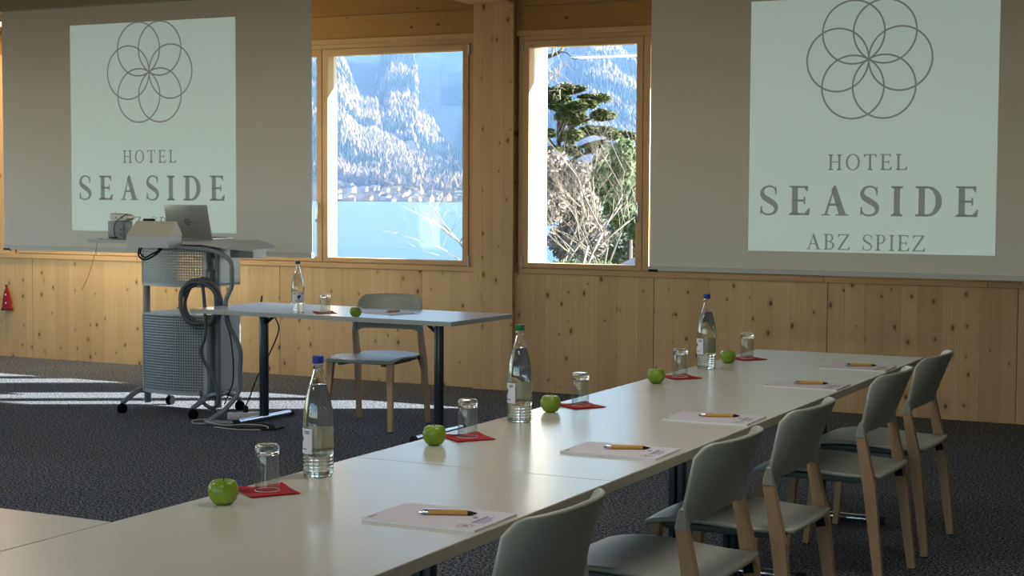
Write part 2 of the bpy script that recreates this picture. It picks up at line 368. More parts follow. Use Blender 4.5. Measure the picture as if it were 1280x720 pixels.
def handle(parent, x, z, s=1):
    b = bm_(); box(b, x-0.014, x+0.014, -0.012, 0.0, z-0.035, z+0.035, 0.004)
    h = obj('handle', b, CHROME, parent, smooth='auto')
    b = bm_(); tube(b, [(x, -0.012, z+0.012), (x, -0.045, z+0.012)], 0.009, 10); box(b, x-0.010, x+0.010, -0.055, -0.038, z-0.125, z+0.022, 0.004); obj('lever', b, CHROME, h, smooth='auto')
def hinge(parent, x, z):
    b = bm_(); box(b, x-0.010, x+0.010, -0.016, 0.0, z-0.04, z+0.04, 0.003); tube(b, [(x+0.004, -0.018, z-0.045), (x+0.004, -0.018, z+0.045)], 0.006, 8); obj('hinge', b, SILVER, parent, smooth='auto')
def window(idx, x0, x1, splits, handles, hinges):
    b = bm_()
    fw = 0.035
    box(b, x0, x0+fw, -0.004, 0.10, ZS+0.018, ZL+0.006); box(b, x1-fw, x1, -0.004, 0.10, ZS+0.018, ZL+0.006)
    root = struct('window_%d' % idx, b, FRAMEZ)
    b = bm_(); box(b, x0+fw, x1-fw, -0.004, 0.10, ZL-0.028, ZL+0.006); obj('head_rail', b, FRAMEX, root)
    b = bm_(); box(b, x0+fw, x1-fw, -0.004, 0.10, ZS+0.018, ZS+0.022); obj('bottom_rail', b, FRAMEX, root)
    # outer reveal: pale metal linings, lit by the sun
    b = bm_()
    for xa, s in ((x0, 1), (x1, -1)):
        sh = idx == 2 and s < 0
        xs = sorted((xa, xa+s*0.045)); box(b, xs[0], xs[1], 0.10, 0.195 if sh else 0.215, ZS, ZL, 0.003)
        if sh: continue
        xs = sorted((xa, xa+s*0.040)); box(b, xs[0], xs[1], 0.222, 0.40, ZS, ZL, 0.003)
    obj('outer_reveal', b, JAMB, root)
    b = bm_(); box(b, x0+0.046, x1-0.046, 0.10, 0.42, ZS-0.015, ZS+0.012); obj('outer_sill', b, JAMB, root)
    b = bm_(); box(b, x0+0.046, x1-0.046, 0.12, 0.42, ZL-0.006, ZL+0.05); obj('outer_lintel', b, JAMB, root)
    xs = [x0+fw] + splits + [x1-fw]
    for i in range(len(xs)-1):
        a, c = xs[i]+0.003, xs[i+1]-0.003; z0, z1 = ZS+0.024, ZL-0.030; s = 0.050
        b = bm_(); box(b, a, a+s, -0.014, 0.075, z0, z1, 0.003); box(b, c-s, c, -0.014, 0.075, z0, z1, 0.003)
        sash = obj('sash', b, FRAMEZ, root)
        b = bm_(); box(b, a+s-0.001, c-s+0.001, -0.014, 0.075, z0, z0+0.036, 0.003); box(b, a+s-0.001, c-s+0.001, -0.014, 0.075, z1-s, z1, 0.003); obj('rail', b, FRAMEX, sash)
        b = bm_(); box(b, a+s, c-s, 0.045, 0.049, z0+0.036, z1-s); obj('pane', b, PANE, sash)
        b = bm_()
        for xa in (a, c-s): box(b, xa, xa+s, 0.0755, 0.118, z0-0.01, z1+0.01)
        obj('weather_bar', b, JAMB, sash)
        if i in handles:
            side, hz = handles[i]; handle(sash, (c-0.026) if side > 0 else (a+0.026), hz)
        if i in hinges:
            hx = c+0.004 if hinges[i] > 0 else a-0.004
            for hz in (z0+0.035, z1-0.045): hinge(sash, hx, hz)
    return root
window(1, WINS[1][0], WINS[1][1], [-7.172], {0: (1, 1.37)}, {1: 1})
window(2, WINS[2][0], WINS[2][1], [-4.430], {0: (1, 1.40)}, {0: -1, 1: 1})
window(3, WINS[0][0], WINS[0][1], [-9.5], {}, {})
b = bm_(); box(b, -3.05, 2.58, 0.0, 0.022, 0.924, 2.641); obj('wall_panel', b, WALLW, wall)
b = bm_(); box(b, -3.092, -3.072, -0.02, -0.002, 0.925, 0.985, 0.002); obj('hinge', b, SILVER, wall)

# side and rear walls with window bands, ceiling with beams
b = bm_(); box(b, -14.3, -14.0, -14.5, -11.5, 0, ZC); box(b, -14.3, -14.0, -11.5, -1.5, 0, 0.9); box(b, -14.3, -14.0, -11.5, -1.5, 2.6, ZC); box(b, -14.3, -14.0, -1.5, 0.35, 0, ZC)
struct('wall_left', b, WHITEW)
b = bm_(); box(b, 2.6, 2.9, -14.5, 0.35, 0, ZC); struct('wall_right', b, WHITEW)
b = bm_(); box(b, -14.3, 2.9, -14.8, -14.5, 0, 0.9); box(b, -14.3, 2.9, -14.8, -14.5, 2.6, ZC)
for a, c in ((-14.3, -9.3), (-6.0, -5.5), (1.5, 2.9)): box(b, a, c, -14.8, -14.5, 0.9, 2.6)
struct('wall_rear', b, WHITEW)
for nm, (x0, x1, y0, y1) in {'window_4': (-14.17, -14.165, -11.5, -1.5), 'window_5': (-9.3, -6.0, -14.67, -14.665), 'window_6': (-5.5, 1.5, -14.67, -14.665)}.items():
    b = bm_(); box(b, x0, x1, y0, y1, 0.9, 2.6); struct(nm, b, PANE)
b = bm_(); box(b, -14.3, 2.9, -14.8, 0.42, ZC, ZC+0.3); ceil = struct('ceiling', b, BEAMY)
for xc in (-5.622, -10.64, -0.60):
    b = bm_(); box(b, xc-0.168, xc+0.168, -14.5, -0.055 if abs(xc+5.622) < .01 else -0.005, 2.885, ZC); obj('beam', b, BEAMY, ceil)
# ground the building stands on
def portal(loc, rot, sx, sy):
    d = bpy.data.lights.new('portal', 'AREA'); d.shape = 'RECTANGLE'; d.size = sx; d.size_y = sy; d.cycles.is_portal = True
    o = bpy.data.objects.new('daylight_portal', d); COL.objects.link(o); o.location = loc; o.rotation_euler = rot
for x0, x1 in WINS: portal(((x0+x1)/2, 0.41, (ZS+ZL)/2), (R(-90), 0, 0), x1-x0, ZL-ZS)
portal((-14.35, -6.5, 1.75), (0, R(-90), 0), 1.7, 10.0)
portal((-7.65, -14.85, 1.75), (R(90), 0, 0), 3.3, 1.7)
portal((-2.0, -14.85, 1.75), (R(90), 0, 0), 7.0, 1.7)

# unseen fill lamps added under the ceiling to brighten the room
def lamp(x, y, power, label):
    t = thing('fill_lamp', label, 'lamp', (x, y, 2.925), 0, 'added fill lamps between the beams')
    b = bm_(); box(b, -0.62, 0.62, -0.16, 0.16, -0.03, 0.22, 0.004); obj('housing', b, CASING, t)
    b = bm_(); box(b, -0.6, 0.6, -0.14, 0.14, -0.034, -0.03); obj('diffuser', b, pbr('fill_diffuser', (0.9, 0.88, 0.8), 0.5, emit=(1.0, 0.86, 0.62), estr=1.0), t)
    d = bpy.data.lights.new('fill_light', 'AREA'); d.shape = 'RECTANGLE'; d.size = 1.2; d.size_y = 0.28; d.energy = power; d.color = (1.0, 0.95, 0.88) if y < -1 else (1.0, 0.80, 0.50)
    o = bpy.data.objects.new('fill_light', d); COL.objects.link(o); o.location = (0, 0, -0.05); o.parent = t
for i, (x, y) in enumerate([(-1.42, -6.6), (-1.42, -10.2), (-4.78, -8.4), (-4.78, -11.8), (-12.4, -9.6), (-11.4, -4.0)]):
    lamp(x, y, 15.0, 'added fill lamp, a flat box with a glowing diffuser under the timber ceiling')
for x, y, pw in ((-6.46, -4.4, 13.0), (-3.1, -4.4, 7.0)): lamp(x, y, pw, 'added fill lamp, a flat box with a glowing diffuser under the timber ceiling')
lamp(-9.7, -0.42, 42.0, 'added warm fill lamp hidden between the left screen and the window wall')  # added out of sight to warm and brighten the wood at the left

# ------------------------------------------------------------------ projection screens
def glyph(b, ch, x, z, H, tk, tn):
    return glyph_(b, ch, x, z, H, tk/1.1, tn)*1.13
def glyph_(b, ch, x, z, H, tk, tn):
    """One upright serif capital drawn as flat polygons in the xz plane; returns its advance."""
    tk *= H; tn *= H; sf = 0.045*H; se = 0.085*H
    def poly(pts): b.faces.new([b.verts.new((x+px*1.13, 0, z+pz)) for px, pz in pts])
    def stem(cx, z0=0.0, z1=H, wd=tk, top=True, bot=True):
        poly([(cx-wd/2, z0), (cx+wd/2, z0), (cx+wd/2, z1), (cx-wd/2, z1)])
        if top: poly([(cx-wd/2-se, z1), (cx-wd/2-se, z1-sf), (cx-wd/2, z1-sf*2.2), (cx+wd/2, z1-sf*2.2), (cx+wd/2+se, z1-sf), (cx+wd/2+se, z1)])
        if bot: poly([(cx-wd/2-se, z0), (cx+wd/2+se, z0), (cx+wd/2+se, z0+sf), (cx+wd/2, z0+sf*2.2), (cx-wd/2, z0+sf*2.2), (cx-wd/2-se, z0+sf)])
    def bowl(cx, cz, rx, rz, a0, a1, k=22, thick=None):
        thick = thick or tk; pts = []
        o_, i_ = [], []
        for j in range(k+1):
            a = a0+(a1-a0)*j/k; o_.append((cx+rx*math.cos(a), cz+rz*math.sin(a))); i_.append((cx+(rx-thick)*math.cos(a), cz+(rz-tn)*math.sin(a)))
        for j in range(k): poly([o_[j], o_[j+1], i_[j+1], i_[j]])
    if ch == ' ': return 0.38*H
    if ch == 'I': stem(se+tk/2); return 2*se+tk
    if ch == 'H':
        W = 0.78*H; stem(se+tk/2); stem(W-se-tk/2); poly([(se, H*.48), (W-se, H*.48), (W-se, H*.48+tn), (se, H*.48+tn)]); return W
    if ch == 'O': bowl(0.40*H, H/2, 0.40*H, 0.52*H, 0, 2*PI, 44); return 0.80*H
    if ch == 'T':
        W = 0.70*H; stem(W/2, top=False); poly([(0, H-tn), (W, H-tn), (W, H), (0, H)]); poly([(0, H), (0, H-.22*H), (tn*.6, H-.22*H), (tn*1.6, H-tn)]); poly([(W, H), (W-tn*1.6, H-tn), (W-tn*.6, H-.22*H), (W, H-.22*H)]); return W
    if ch == 'E' or ch == 'L':
        W = 0.62*H if ch == 'E' else 0.60*H; stem(se+tk/2, top=(ch == 'L'))
        poly([(se, 0), (W, 0), (W, tn), (se, tn)]); poly([(W, 0), (W+.03*H, .24*H), (W-.01*H, .24*H), (W-tn*1.8, tn)])
        if ch == 'E':
            poly([(0, H), (0, H-sf), (se, H-sf*1.6), (se, H-tn), (W-.04*H, H-tn), (W-.04*H, H)][::-1]); poly([(W-.04*H, H), (W-.04*H-tn*1.6, H-tn), (W-.04*H, H-.22*H)])
            poly([(se, H*.5-tn/2), (W-.14*H, H*.5-tn/2), (W-.14*H, H*.5+tn/2), (se, H*.5+tn/2)]); poly([(W-.17*H, .38*H), (W-.12*H, .38*H), (W-.12*H, .62*H), (W-.17*H, .62*H)])
        return W+.02*H
    if ch == 'A':
        W = 0.80*H; cx = W/2
        poly([(cx-.03*H, H*1.02), (cx-tn*.3, H*.90), (se+tn*1.1, sf), (se, sf)][::-1]); poly([(cx-.03*H, H*1.02), (cx+.02*H, H*1.02), (W-se*.8, sf), (W-se*.8-tk*1.15, sf), (cx-tk*.62, H*.86)][::-1])
        poly([(W*.24, H*.33), (W*.72, H*.33), (W*.72, H*.33+tn), (W*.24, H*.33+tn)])
        poly([(-.01*H, 0), (se*2+tn, 0), (se*2+tn, sf), (-.01*H, sf)]); poly([(W-2*se-tk*1.1, 0), (W+.02*H, 0), (W+.02*H, sf), (W-2*se-tk*1.1, sf)]); return W
    if ch == 'D':
        stem(se+tk/2, top=False, bot=False); poly([(0, 0), (.35*H, 0), (.35*H, tn), (0, tn)]); poly([(0, H-tn), (.35*H, H-tn), (.35*H, H), (0, H)]); bowl(.34*H, H/2, .42*H, H/2, -PI/2, PI/2); return .78*H
    if ch in 'BP':
        stem(se+tk/2, top=False, bot=(ch == 'P')); poly([(0, H-tn), (.30*H, H-tn), (.30*H, H), (0, H)]); rz = .25*H if ch == 'B' else .28*H
        bowl(.30*H, H-rz, .25*H, rz, -PI/2, PI/2, thick=tk*.9); poly([(se, H-2*rz), (.30*H, H-2*rz), (.30*H, H-2*rz+tn), (se, H-2*rz+tn)])
        if ch == 'B': poly([(0, 0), (.32*H, 0), (.32*H, tn), (0, tn)]); bowl(.32*H, .265*H, .29*H, .265*H, -PI/2, PI/2)
        return (.63 if ch == 'B' else .58)*H
    if ch == 'Z':
        W = .66*H; poly([(.03*H, H-tn), (W-.02*H, H-tn), (W-.02*H, H), (.03*H, H)]); poly([(0, 0), (W, 0), (W, tn), (0, tn)]); poly([(0, tn), (tk*1.1, tn), (W-.02*H, H-tn), (W-.02*H-tk*1.1, H-tn)])
        poly([(.03*H, H), (.01*H, H-.2*H), (.04*H, H-.2*H), (.03*H+tn*1.6, H-tn)]); poly([(W, 0), (W+.03*H, .22*H), (W, .22*H), (W-tn*1.8, tn)]); return W
    if ch == 'S':
        W = .54*H; P = [(.92, .80), (.80, .93), (.52, .985), (.22, .92), (.10, .76), (.20, .62), (.50, .50), (.82, .37), (.93, .22), (.80, .07), (.48, .015), (.18, .06), (.04, .20)]
        P = [Vector((a*W, c*H, 0)) for a, c in P]; Q = []
        for i in range(len(P)-1):
            p0, p1, p2, p3 = P[max(i-1, 0)], P[i], P[i+1], P[min(i+2, len(P)-1)]
            for k in range(5):
                t = k/5; Q.append(0.5*((2*p1)+(p2-p0)*t+(2*p0-5*p1+4*p2-p3)*t*t+(3*p1-p0-3*p2+p3)*t**3))
        Q.append(P[-1]); n = len(Q); L, Rr = [], []
        for i, q in enumerate(Q):
            a = (Q[min(i+1, n-1)]-Q[max(i-1, 0)]).normalized(); nn = Vector((-a.y, a.x, 0)); s = i/(n-1)
            wd = tn*.75+(tk*1.05-tn*.75)*math.exp(-((s-.5)/.2)**2); L.append(q+nn*wd/2); Rr.append(q-nn*wd/2)
        for i in range(n-1): poly([(L[i].x, L[i].y), (L[i+1].x, L[i+1].y), (Rr[i+1].x, Rr[i+1].y), (Rr[i].x, Rr[i].y)])
        poly([(.86*W, .70*H), (.94*W, .70*H), (.94*W, .98*H), (.88*W, .98*H)]); poly([(.0, .02*H), (.06*W, .02*H), (.12*W, .30*H), (.02*W, .30*H)]); return W
    return 0.5*H
def word(text, xc, z, H, width, tk, tn, parent, y):
    tmp = bm_(); adv = [glyph(tmp, c, 0, 0, H, tk, tn) for c in text]; tmp.free()
    gap = (width-sum(adv))/(len(text)-1); x = xc-width/2
    for c, a in zip(text, adv):
        if c != ' ':
            b = bm_(); glyph(b, c, 0, 0, H, tk, tn); obj('letter', b, PROJGREY, parent, loc=(x, y, z))
        x += a+gap
def screen(x0, x1, z0, z1, img, logo, hotel, sea, abz, label, ztop_case):
    Y = -0.90
    t = thing('projection_screen', label, 'screen', ((x0+x1)/2, Y, z0)); cx = (x0+x1)/2
    W = x1-x0
    b = bm_(); n = 24
    rows = 12; g = []
    for j in range(rows+1):
        zz = (z1-z0)*j/rows
        g.append([b.verts.new((-W/2+W*i/n, 0.0035*math.sin(i*0.9)*(1-j/rows)*0, zz)) for i in range(n+1)])
    for j in range(rows):
        for i in range(n): b.faces.new((g[j][i], g[j][i+1], g[j+1][i+1], g[j+1][i]))
    fab = obj('screen_fabric', b, SCREENF, t); sm = fab.modifiers.new('s', 'SOLIDIFY'); sm.thickness = 0.0012; sm.offset = 1
    b = bm_(); box(b, -W/2-0.005, W/2+0.005, -0.011, 0.012, -0.028, 0.004, 0.004); obj('bottom_bar', b, pbr('white_bar', (0.60, 0.60, 0.56), 0.5), t)
    for s in (-1, 1):
        b = bm_(); xs = sorted((s*(W/2+0.005), s*(W/2-0.065))); box(b, xs[0], xs[1], -0.013, 0.014, -0.033, -0.016, 0.003) if s < 0 else box(b, xs[0]+0.05, xs[1], -0.013, 0.014, -0.03, 0.006, 0.003); obj('end_cap', b, BLACK if s < 0 else pbr('white_bar', (0.6, 0.6, 0.56), 0.5), t)
    b = bm_(); box(b, -W/2-0.09, W/2+0.09, -0.05, 0.08, ztop_case-z0, ztop_case-z0+0.20, 0.008); obj('casing', b, CASING, t)
    # the projected picture: projector light put into the colour and glow of flat pieces
    ix0, ix1, iz0, iz1 = img
    b = bm_(); box(b, ix0-cx, ix1-cx, -0.0022, -0.0014, iz0-z0, iz1-z0); im = obj('projected_image', b, PROJ, t)
    lx, lz, r = logo
    for k in range(6):
        a = k*PI/3; b = bm_(); pc = (lx-cx+r*math.cos(a), lz-z0+r*math.sin(a)); N = 64; ro, ri = r+0.0055, r-0.0055
        O = [b.verts.new((pc[0]+ro*math.cos(2*PI*i/N), -0.0030-0.00004*k, pc[1]+ro*math.sin(2*PI*i/N))) for i in range(N)]
        I = [b.verts.new((pc[0]+ri*math.cos(2*PI*i/N), -0.0030-0.00004*k, pc[1]+ri*math.sin(2*PI*i/N))) for i in range(N)]
        for i in range(N): b.faces.new((O[i], O[(i+1) % N], I[(i+1) % N], I[i]))
        obj('logo_ring', b, PROJGREY, im)
    for txt, (xc, z, H, wd), tk, tn in (('HOTEL', hotel, .13, .06), ('SEASIDE', sea, .20, .075), ('ABZ SPIEZ', abz, .13, .06)):
        word(txt, xc-cx, z-z0, H, wd, tk, tn, im, -0.0032)
    return t
screen(-9.681, -6.668, 1.03, 2.96, (-8.958, -7.350, 1.170, 2.785), (-8.168, 2.400, 0.206), (-8.172, 1.702, 0.098, 0.52), (-8.167, 1.413, 0.190, 1.42), (-8.150, 1.187, 0.098, 0.78),
       'left projection screen, hotel logo and lettering behind the lectern', 2.925)
screen(-4.010, -0.998, 1.005, 2.96, (-3.331, -1.795, 1.125, 2.700), (-2.575, 2.315, 0.194), (-2.573, 1.636, 0.098, 0.49), (-2.577, 1.354, 0.184, 1.355), (-2.580, 1.141, 0.098, 0.735),
       'right projection screen, hotel logo and lettering above the long table row', 2.925)

# ------------------------------------------------------------------ tables
def t_leg(parent, x, yc, halfbar, zt, polem, along='y', pole_w=0.042, brace=1):
    """Pole, foot bar with black ends and top bracket; x is along the table, the foot lies across it."""
    b = bm_(); box(b, x-pole_w/2, x+pole_w/2, yc-0.028, yc-0.002, 0.03, zt-0.012, 0.008); box(b, x-pole_w/2, x+pole_w/2, yc+0.002, yc+0.028, 0.03, zt-0.012, 0.008)
    pl = obj('leg', b, polem, parent, smooth='auto')
    b = bm_(); tube(b, [(x, yc-halfbar+0.03, 0.022), (x, yc+halfbar-0.03, 0.022)], 0.019, 14); obj('foot_bar', b, CHROME, pl, smooth='auto')
    b = bm_(); tube(b, [(x, yc-halfbar, 0.021), (x, yc-halfbar+0.032, 0.021)], 0.0205, 14); obj('foot_cap', b, BLACK, pl, smooth='auto')
    b = bm_(); tube(b, [(x, yc+halfbar-0.032, 0.021), (x, yc+halfbar, 0.021)], 0.0205, 14); obj('foot_cap', b, BLACK, pl, smooth='auto')
    b = bm_(); box(b, x-0.03, x+0.03, yc-halfbar*0.85, yc+halfbar*0.85, zt-0.012, zt, 0.002); bar(b, (x+brace*0.018, yc, zt-0.075), (x+brace*0.10, yc, zt-0.014), 0.02, 0.02, 0.012, 0.012); obj('bracket', b, BLACK, pl)
def table(label, loc, rz, L, W, H=0.74, th=0.028, top=TABLETOP, edge=TABLEEDGE, inset=0.29, hb=0.30, polem=DARKMET, group=None):
    t = thing('folding_table', label, 'table', loc, rz, group)
    b = bm_(); box(b, -L/2, L/2, -W/2, W/2, H-th+0.001, H, 0.0015); obj('tabletop', b, top, t)
    b = bm_(); e = 0.0012
    box(b, -L/2-e, L/2+e, -W/2-e, -W/2, H-th, H-0.002); box(b, -L/2-e, L/2+e, W/2, W/2+e, H-th, H-0.002); box(b, -L/2-e, -L/2, -W/2, W/2, H-th, H-0.002); box(b, L/2, L/2+e, -W/2, W/2, H-th, H-0.002); obj('edge_band', b, edge, t)
    for s in (-1, 1): t_leg(t, s*(L/2-inset), 0, hb, H-th, polem, brace=-s)
    return t
YE = -3.305; TX = -2.065
for i, lb in enumerate(['cream folding table at the far end of the long row, nearest the right screen', 'middle cream folding table of the long row with the third and fourth chairs',
                        'cream folding table nearest the camera in the long row, at the corner']):
    table(lb, (TX, YE-1.8*(i+0.5)-0.003*i, 0), PI/2, 1.800, 0.798)
table('cream folding table running left from the near corner of the row', (-2.4655-0.903, -8.333, 0), 0, 1.80, 0.798)
table('pale grey presenter table with bottle and apple beside the lectern', (-5.49, -2.243, 0), -0.0387, 1.944, 0.725, top=PTOP, edge=pbr('grey_edge', (0.40, 0.41, 0.40), 0.5), polem=DARKMET, inset=0.305, hb=0.30)

# ------------------------------------------------------------------ chairs (front towards +Y, origin on the floor)
def make_chair(label, loc, rz, group):
    t = thing('chair', label, 'chair', loc, rz, group)
    nu, nv = 28, 12
    b = bm_(); g = []
    for j in range(nv+1):
        v = j/nv; row = []
        for i in range(nu+1):
            u = -1+2*i/nu; au = abs(u)
            zt = 0.826-0.036*max(0, (au-0.84)/0.16)**2.6-0.008*u*u
            zb = 0.606-0.004*u*u if au < 0.74 else 0.604-0.020*min(1, (au-0.74)/0.14)**1.5
            z = zb+(zt-zb)*v; h = (z-0.585)/0.235
            hw = 0.249-0.016*h-0.012*h*h
            y = -0.172-0.060*h-(0.016+0.046*h)*(1-au**2.4)+0.022*h*au**7
            row.append(b.verts.new((hw*u, y, z)))
        g.append(row)
    for j in range(nv):
        for i in range(nu): b.faces.new((g[j][i], g[j][i+1], g[j+1][i+1], g[j+1][i]))
    br = obj('backrest', b, SHELL, t, smooth=True); m = br.modifiers.new('s', 'SOLIDIFY'); m.thickness = 0.013; m.offset = 0
    m = br.modifiers.new('b', 'BEVEL'); m.width = 0.004; m.segments = 2; m.limit_method = 'ANGLE'
    # arms: the lower corners of the back close round the tops of the rear legs
    for s in (-1, 1):
        b = bm_(); bar(b, (s*0.2345, -0.176, 0.587), (s*0.2385, -0.178, 0.645), 0.034, 0.020, 0.036, 0.015); bmesh.ops.bevel(b, geom=b.edges[:], offset=0.003, segments=1, affect='EDGES'); obj('leg_socket', b, SHELL, t)
    # seat
    b = bm_(); N = 20; g = []
    for j in range(N+1):
        v = -1+2*j/N; row = []
        for i in range(N+1):
            u = -1+2*i/N
            x, y = u*math.sqrt(max(0, 1-0.42*v*v)) if False else u, v
            # round the square into a soft-cornered shape
            k = 0.30 if v < 0 else 0.17; xx = u*math.sqrt(1-k*v*v/2); yy = v*math.sqrt(1-k*u*u/2)
            hw = 0.243-0.022*(0.5-0.5*v)
            px = xx*hw/ (1 if abs(v) < 2 else 1); py = 0.0+yy*(0.262)
            py = -0.008+py if v > 0 else -0.008+py*1.0
            e = max(abs(u), abs(v))
            z = 0.450-0.012*(1-u*u)*(1-v*v)+0.006*math.cos(PI*(v-0.35))-0.012*max(0, v)**5+0.010*max(0, -v)**3*(1-u*u)
            row.append(b.verts.new((px, py, z)))
        g.append(row)
    for j in range(N):
        for i in range(N): b.faces.new((g[j][i], g[j][i+1], g[j+1][i+1], g[j+1][i]))
    st = obj('seat', b, SHELL, t, smooth=True); m = st.modifiers.new('s', 'SOLIDIFY'); m.thickness = 0.015; m.offset = -1
    m = st.modifiers.new('b', 'BEVEL'); m.width = 0.005; m.segments = 2; m.limit_method = 'ANGLE'
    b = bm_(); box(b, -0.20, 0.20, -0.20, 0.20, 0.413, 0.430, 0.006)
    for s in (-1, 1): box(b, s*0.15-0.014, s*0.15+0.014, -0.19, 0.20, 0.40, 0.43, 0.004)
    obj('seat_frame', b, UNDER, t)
    for s in (-1, 1):
        b = bm_(); bar(b, (s*0.2345, -0.176, 0.590), (s*0.238, -0.214, 0.40), 0.030, 0.031, 0.032, 0.046); bar(b, (s*0.238, -0.214, 0.4005), (s*0.250, -0.262, 0.004), 0.031, 0.025, 0.046, 0.030)
        lg = obj('leg', b, ASH, t)
        b = bm_(); box(b, s*0.250-0.012, s*0.250+0.012, -0.275, -0.249, 0.0, 0.006, 0.001); obj('glide', b, BLACK, lg)
        b = bm_(); bar(b, (s*0.205, -0.205, 0.425), (s*0.224, -0.207, 0.428), 0.026, 0.026, 0.045, 0.045); bar(b, (s*0.226, -0.214, 0.375), (s*0.222, -0.200, 0.44), 0.016, 0.02, 0.03, 0.03); obj('bracket', b, BLACK, t)
        b = bm_(); bar(b, (s*0.206, 0.205, 0.434), (s*0.228, 0.246, 0.004), 0.044, 0.026, 0.030, 0.024)
        lg = obj('leg', b, ASH, t)
        b = bm_(); box(b, s*0.228-0.012, s*0.228+0.012, 0.234, 0.258, 0.0, 0.006, 0.001); obj('glide', b, BLACK, lg)
    return t
CH = [(-3.895, 'pale grey chair farthest along the row, by the right screen'), (-4.625, 'second pale grey chair from the far end of the long table row'),
      (-5.725, 'middle pale grey chair of the five along the row'), (-6.475, 'pale grey chair with its whole seat showing beside the near table'),
      (-7.605, 'pale grey chair nearest the camera, cut by the lower edge')]
chair0 = make_chair('pale grey chair with ash legs behind the presenter table, facing the room', (-5.412, -2.052, 0), PI+0.09, None)
for y, lb in CH:
    dup(chair0, (-1.722, y, 0), PI/2, lb)['group'] = 'chairs drawn up to the long table row'

# ------------------------------------------------------------------ apples, tumblers, napkins, bottles
def make_apple(label, loc, rz, group):
    t = thing('apple', label, 'apple', loc, rz, group)
    b = bm_(); rings = []; N = 40; M = 24
    for j in range(M+1):
        a = -PI/2+PI*j/M; r = math.cos(a); z = math.sin(a)
        rr = 0.0356*(r**0.98)*(1+0.05*z) if r > 1e-6 else 0; zz = 0.036+0.0365*z
        if z > 0.6: zz -= 0.012*((z-0.6)/0.4)**2.2
        if z < -0.7: zz += 0.006*((-z-0.7)/0.3)**1.5
        rings.append((rr, zz))
    zmin = min(q[1] for q in rings); rings = [(r_, z_-zmin) for r_, z_ in rings]
    lathe(b, rings, N)
    for v in b.verts:
        a = math.atan2(v.co.y, v.co.x); k = 1+0.012*math.cos(5*a)*(1 if v.co.z < 0.02 or v.co.z > 0.055 else 0.3); v.co.x *= k*1.01; v.co.y *= k*0.985
    obj('flesh', b, APPLE, t, smooth=True)
    b = bm_(); tube(b, [(0, 0, 0.050), (0.001, 0, 0.062), (0.003, 0.002, 0.070)], [0.0012, 0.0010, 0.0016], 6); obj('stem', b, STEMM, t, smooth=True)
    return t
AP = [(-2.371, -7.644, 'green apple nearest the camera, by the first tumbler'), (-2.375, -6.610, 'green apple second from the camera on the long row'), (-2.381, -5.796, 'green apple beside the green-capped bottle on the long row'),
      (-2.375, -4.841, 'green apple just beyond the table seam, fourth along the row'), (-2.381, -3.973, 'green apple farthest along the row, right of the blue-capped bottle')]
a0 = make_apple('green apple lying alone on the presenter table', (-5.219, -2.585, 0.74), 0.4, 'green apples on the tables')
for i, (x, y, lb) in enumerate(AP):
    o = dup(a0, (x, y, 0.74), 1.3*i+0.5, lb); s = (1.02, 1.0, 0.98, 1.0, 0.96)[i]; o.scale = (s, s, s)

def make_tumbler(label, loc, group):
    t = thing('tumbler', label, 'glass', loc, 0, group)
    b = bm_(); lathe(b, [(0.0302, 0.0), (0.0310, 0.0008), (0.0312, 0.002), (0.0306, 0.012), (0.0302, 0.04), (0.0300, 0.093)], 40); lathe(b, [(0.0293, 0.0008), (0.0288, 0.012), (0.0282, 0.04), (0.0276, 0.084), (0.0255, 0.0925)], 40)
    wl = obj('wall', b, THING, t, smooth=True)
    b = bm_(); tube(b, [(0.0309*math.cos(2*PI*i/32), 0.0309*math.sin(2*PI*i/32), 0.0012) for i in range(32)], 0.0010, 6, False, True); obj('rim', b, FROST, t, smooth=True)
    b = bm_(); lathe(b, [(0.0, 0.0955), (0.016, 0.0958), (0.025, 0.0935), (0.0285, 0.0915), (0.0300, 0.0935), (0.0303, 0.097), (0.0294, 0.1), (0.0303, 0.1035), (0.0303, 0.109), (0.0294, 0.114), (0.0272, 0.1168), (0.015, 0.1172), (0.0, 0.1155)], 40)
    for v in b.verts:
        if math.hypot(v.co.x, v.co.y) > 0.026:
            a = math.atan2(v.co.y, v.co.x); k = 1+0.012*math.cos(10*a); v.co.x *= k; v.co.y *= k
    obj('base', b, GLASS, t, smooth=True); return t
def make_napkin(label, loc, rz, group):
    b = bm_()
    for k, (o_, z0) in enumerate(((0.0, 0.0), (0.003, 0.0013), (-0.002, 0.0026))):
        n = 8; s = 0.125; g = []
        for j in range(n+1):
            row = []
            for i in range(n+1):
                u, v = i/n-0.5, j/n-0.5
                c = max(0, u+v-0.62)*(0.005+0.006*k)+max(0, -u+v-0.6)*0.008*k
                row.append(b.verts.new((u*s+o_, v*s-o_*0.7, z0+c+0.0004)))
            g.append(row)
        for j in range(n):
            for i in range(n): b.faces.new((g[j][i], g[j][i+1], g[j+1][i+1], g[j+1][i]))
    o = obj('napkin', b, NAPKIN, None, loc=loc, rot=(0, 0, rz), fix=False); m = o.modifiers.new('s', 'SOLIDIFY'); m.thickness = 0.0006; m.offset = 1
    return tag(o, label, 'napkin', group)
GL = [(-2.372, -7.462, 0.95, 'first from the camera'), (-2.352, -6.445, 0.92, 'second from the camera'), (-2.352, -5.612, 1.02, 'third from the camera'), (-2.362, -4.610, 0.90, 'fourth from the camera'), (-2.360, -3.775, 0.98, 'last, farthest from the camera')]
g0 = make_tumbler('upturned clear tumbler on the presenter table beside the bottle', (-5.535, -2.435, 0.7432), 'upturned tumblers')
make_napkin('red paper napkin under the tumbler on the presenter table', (-5.535, -2.445, 0.7402), 0.8, 'red napkins')
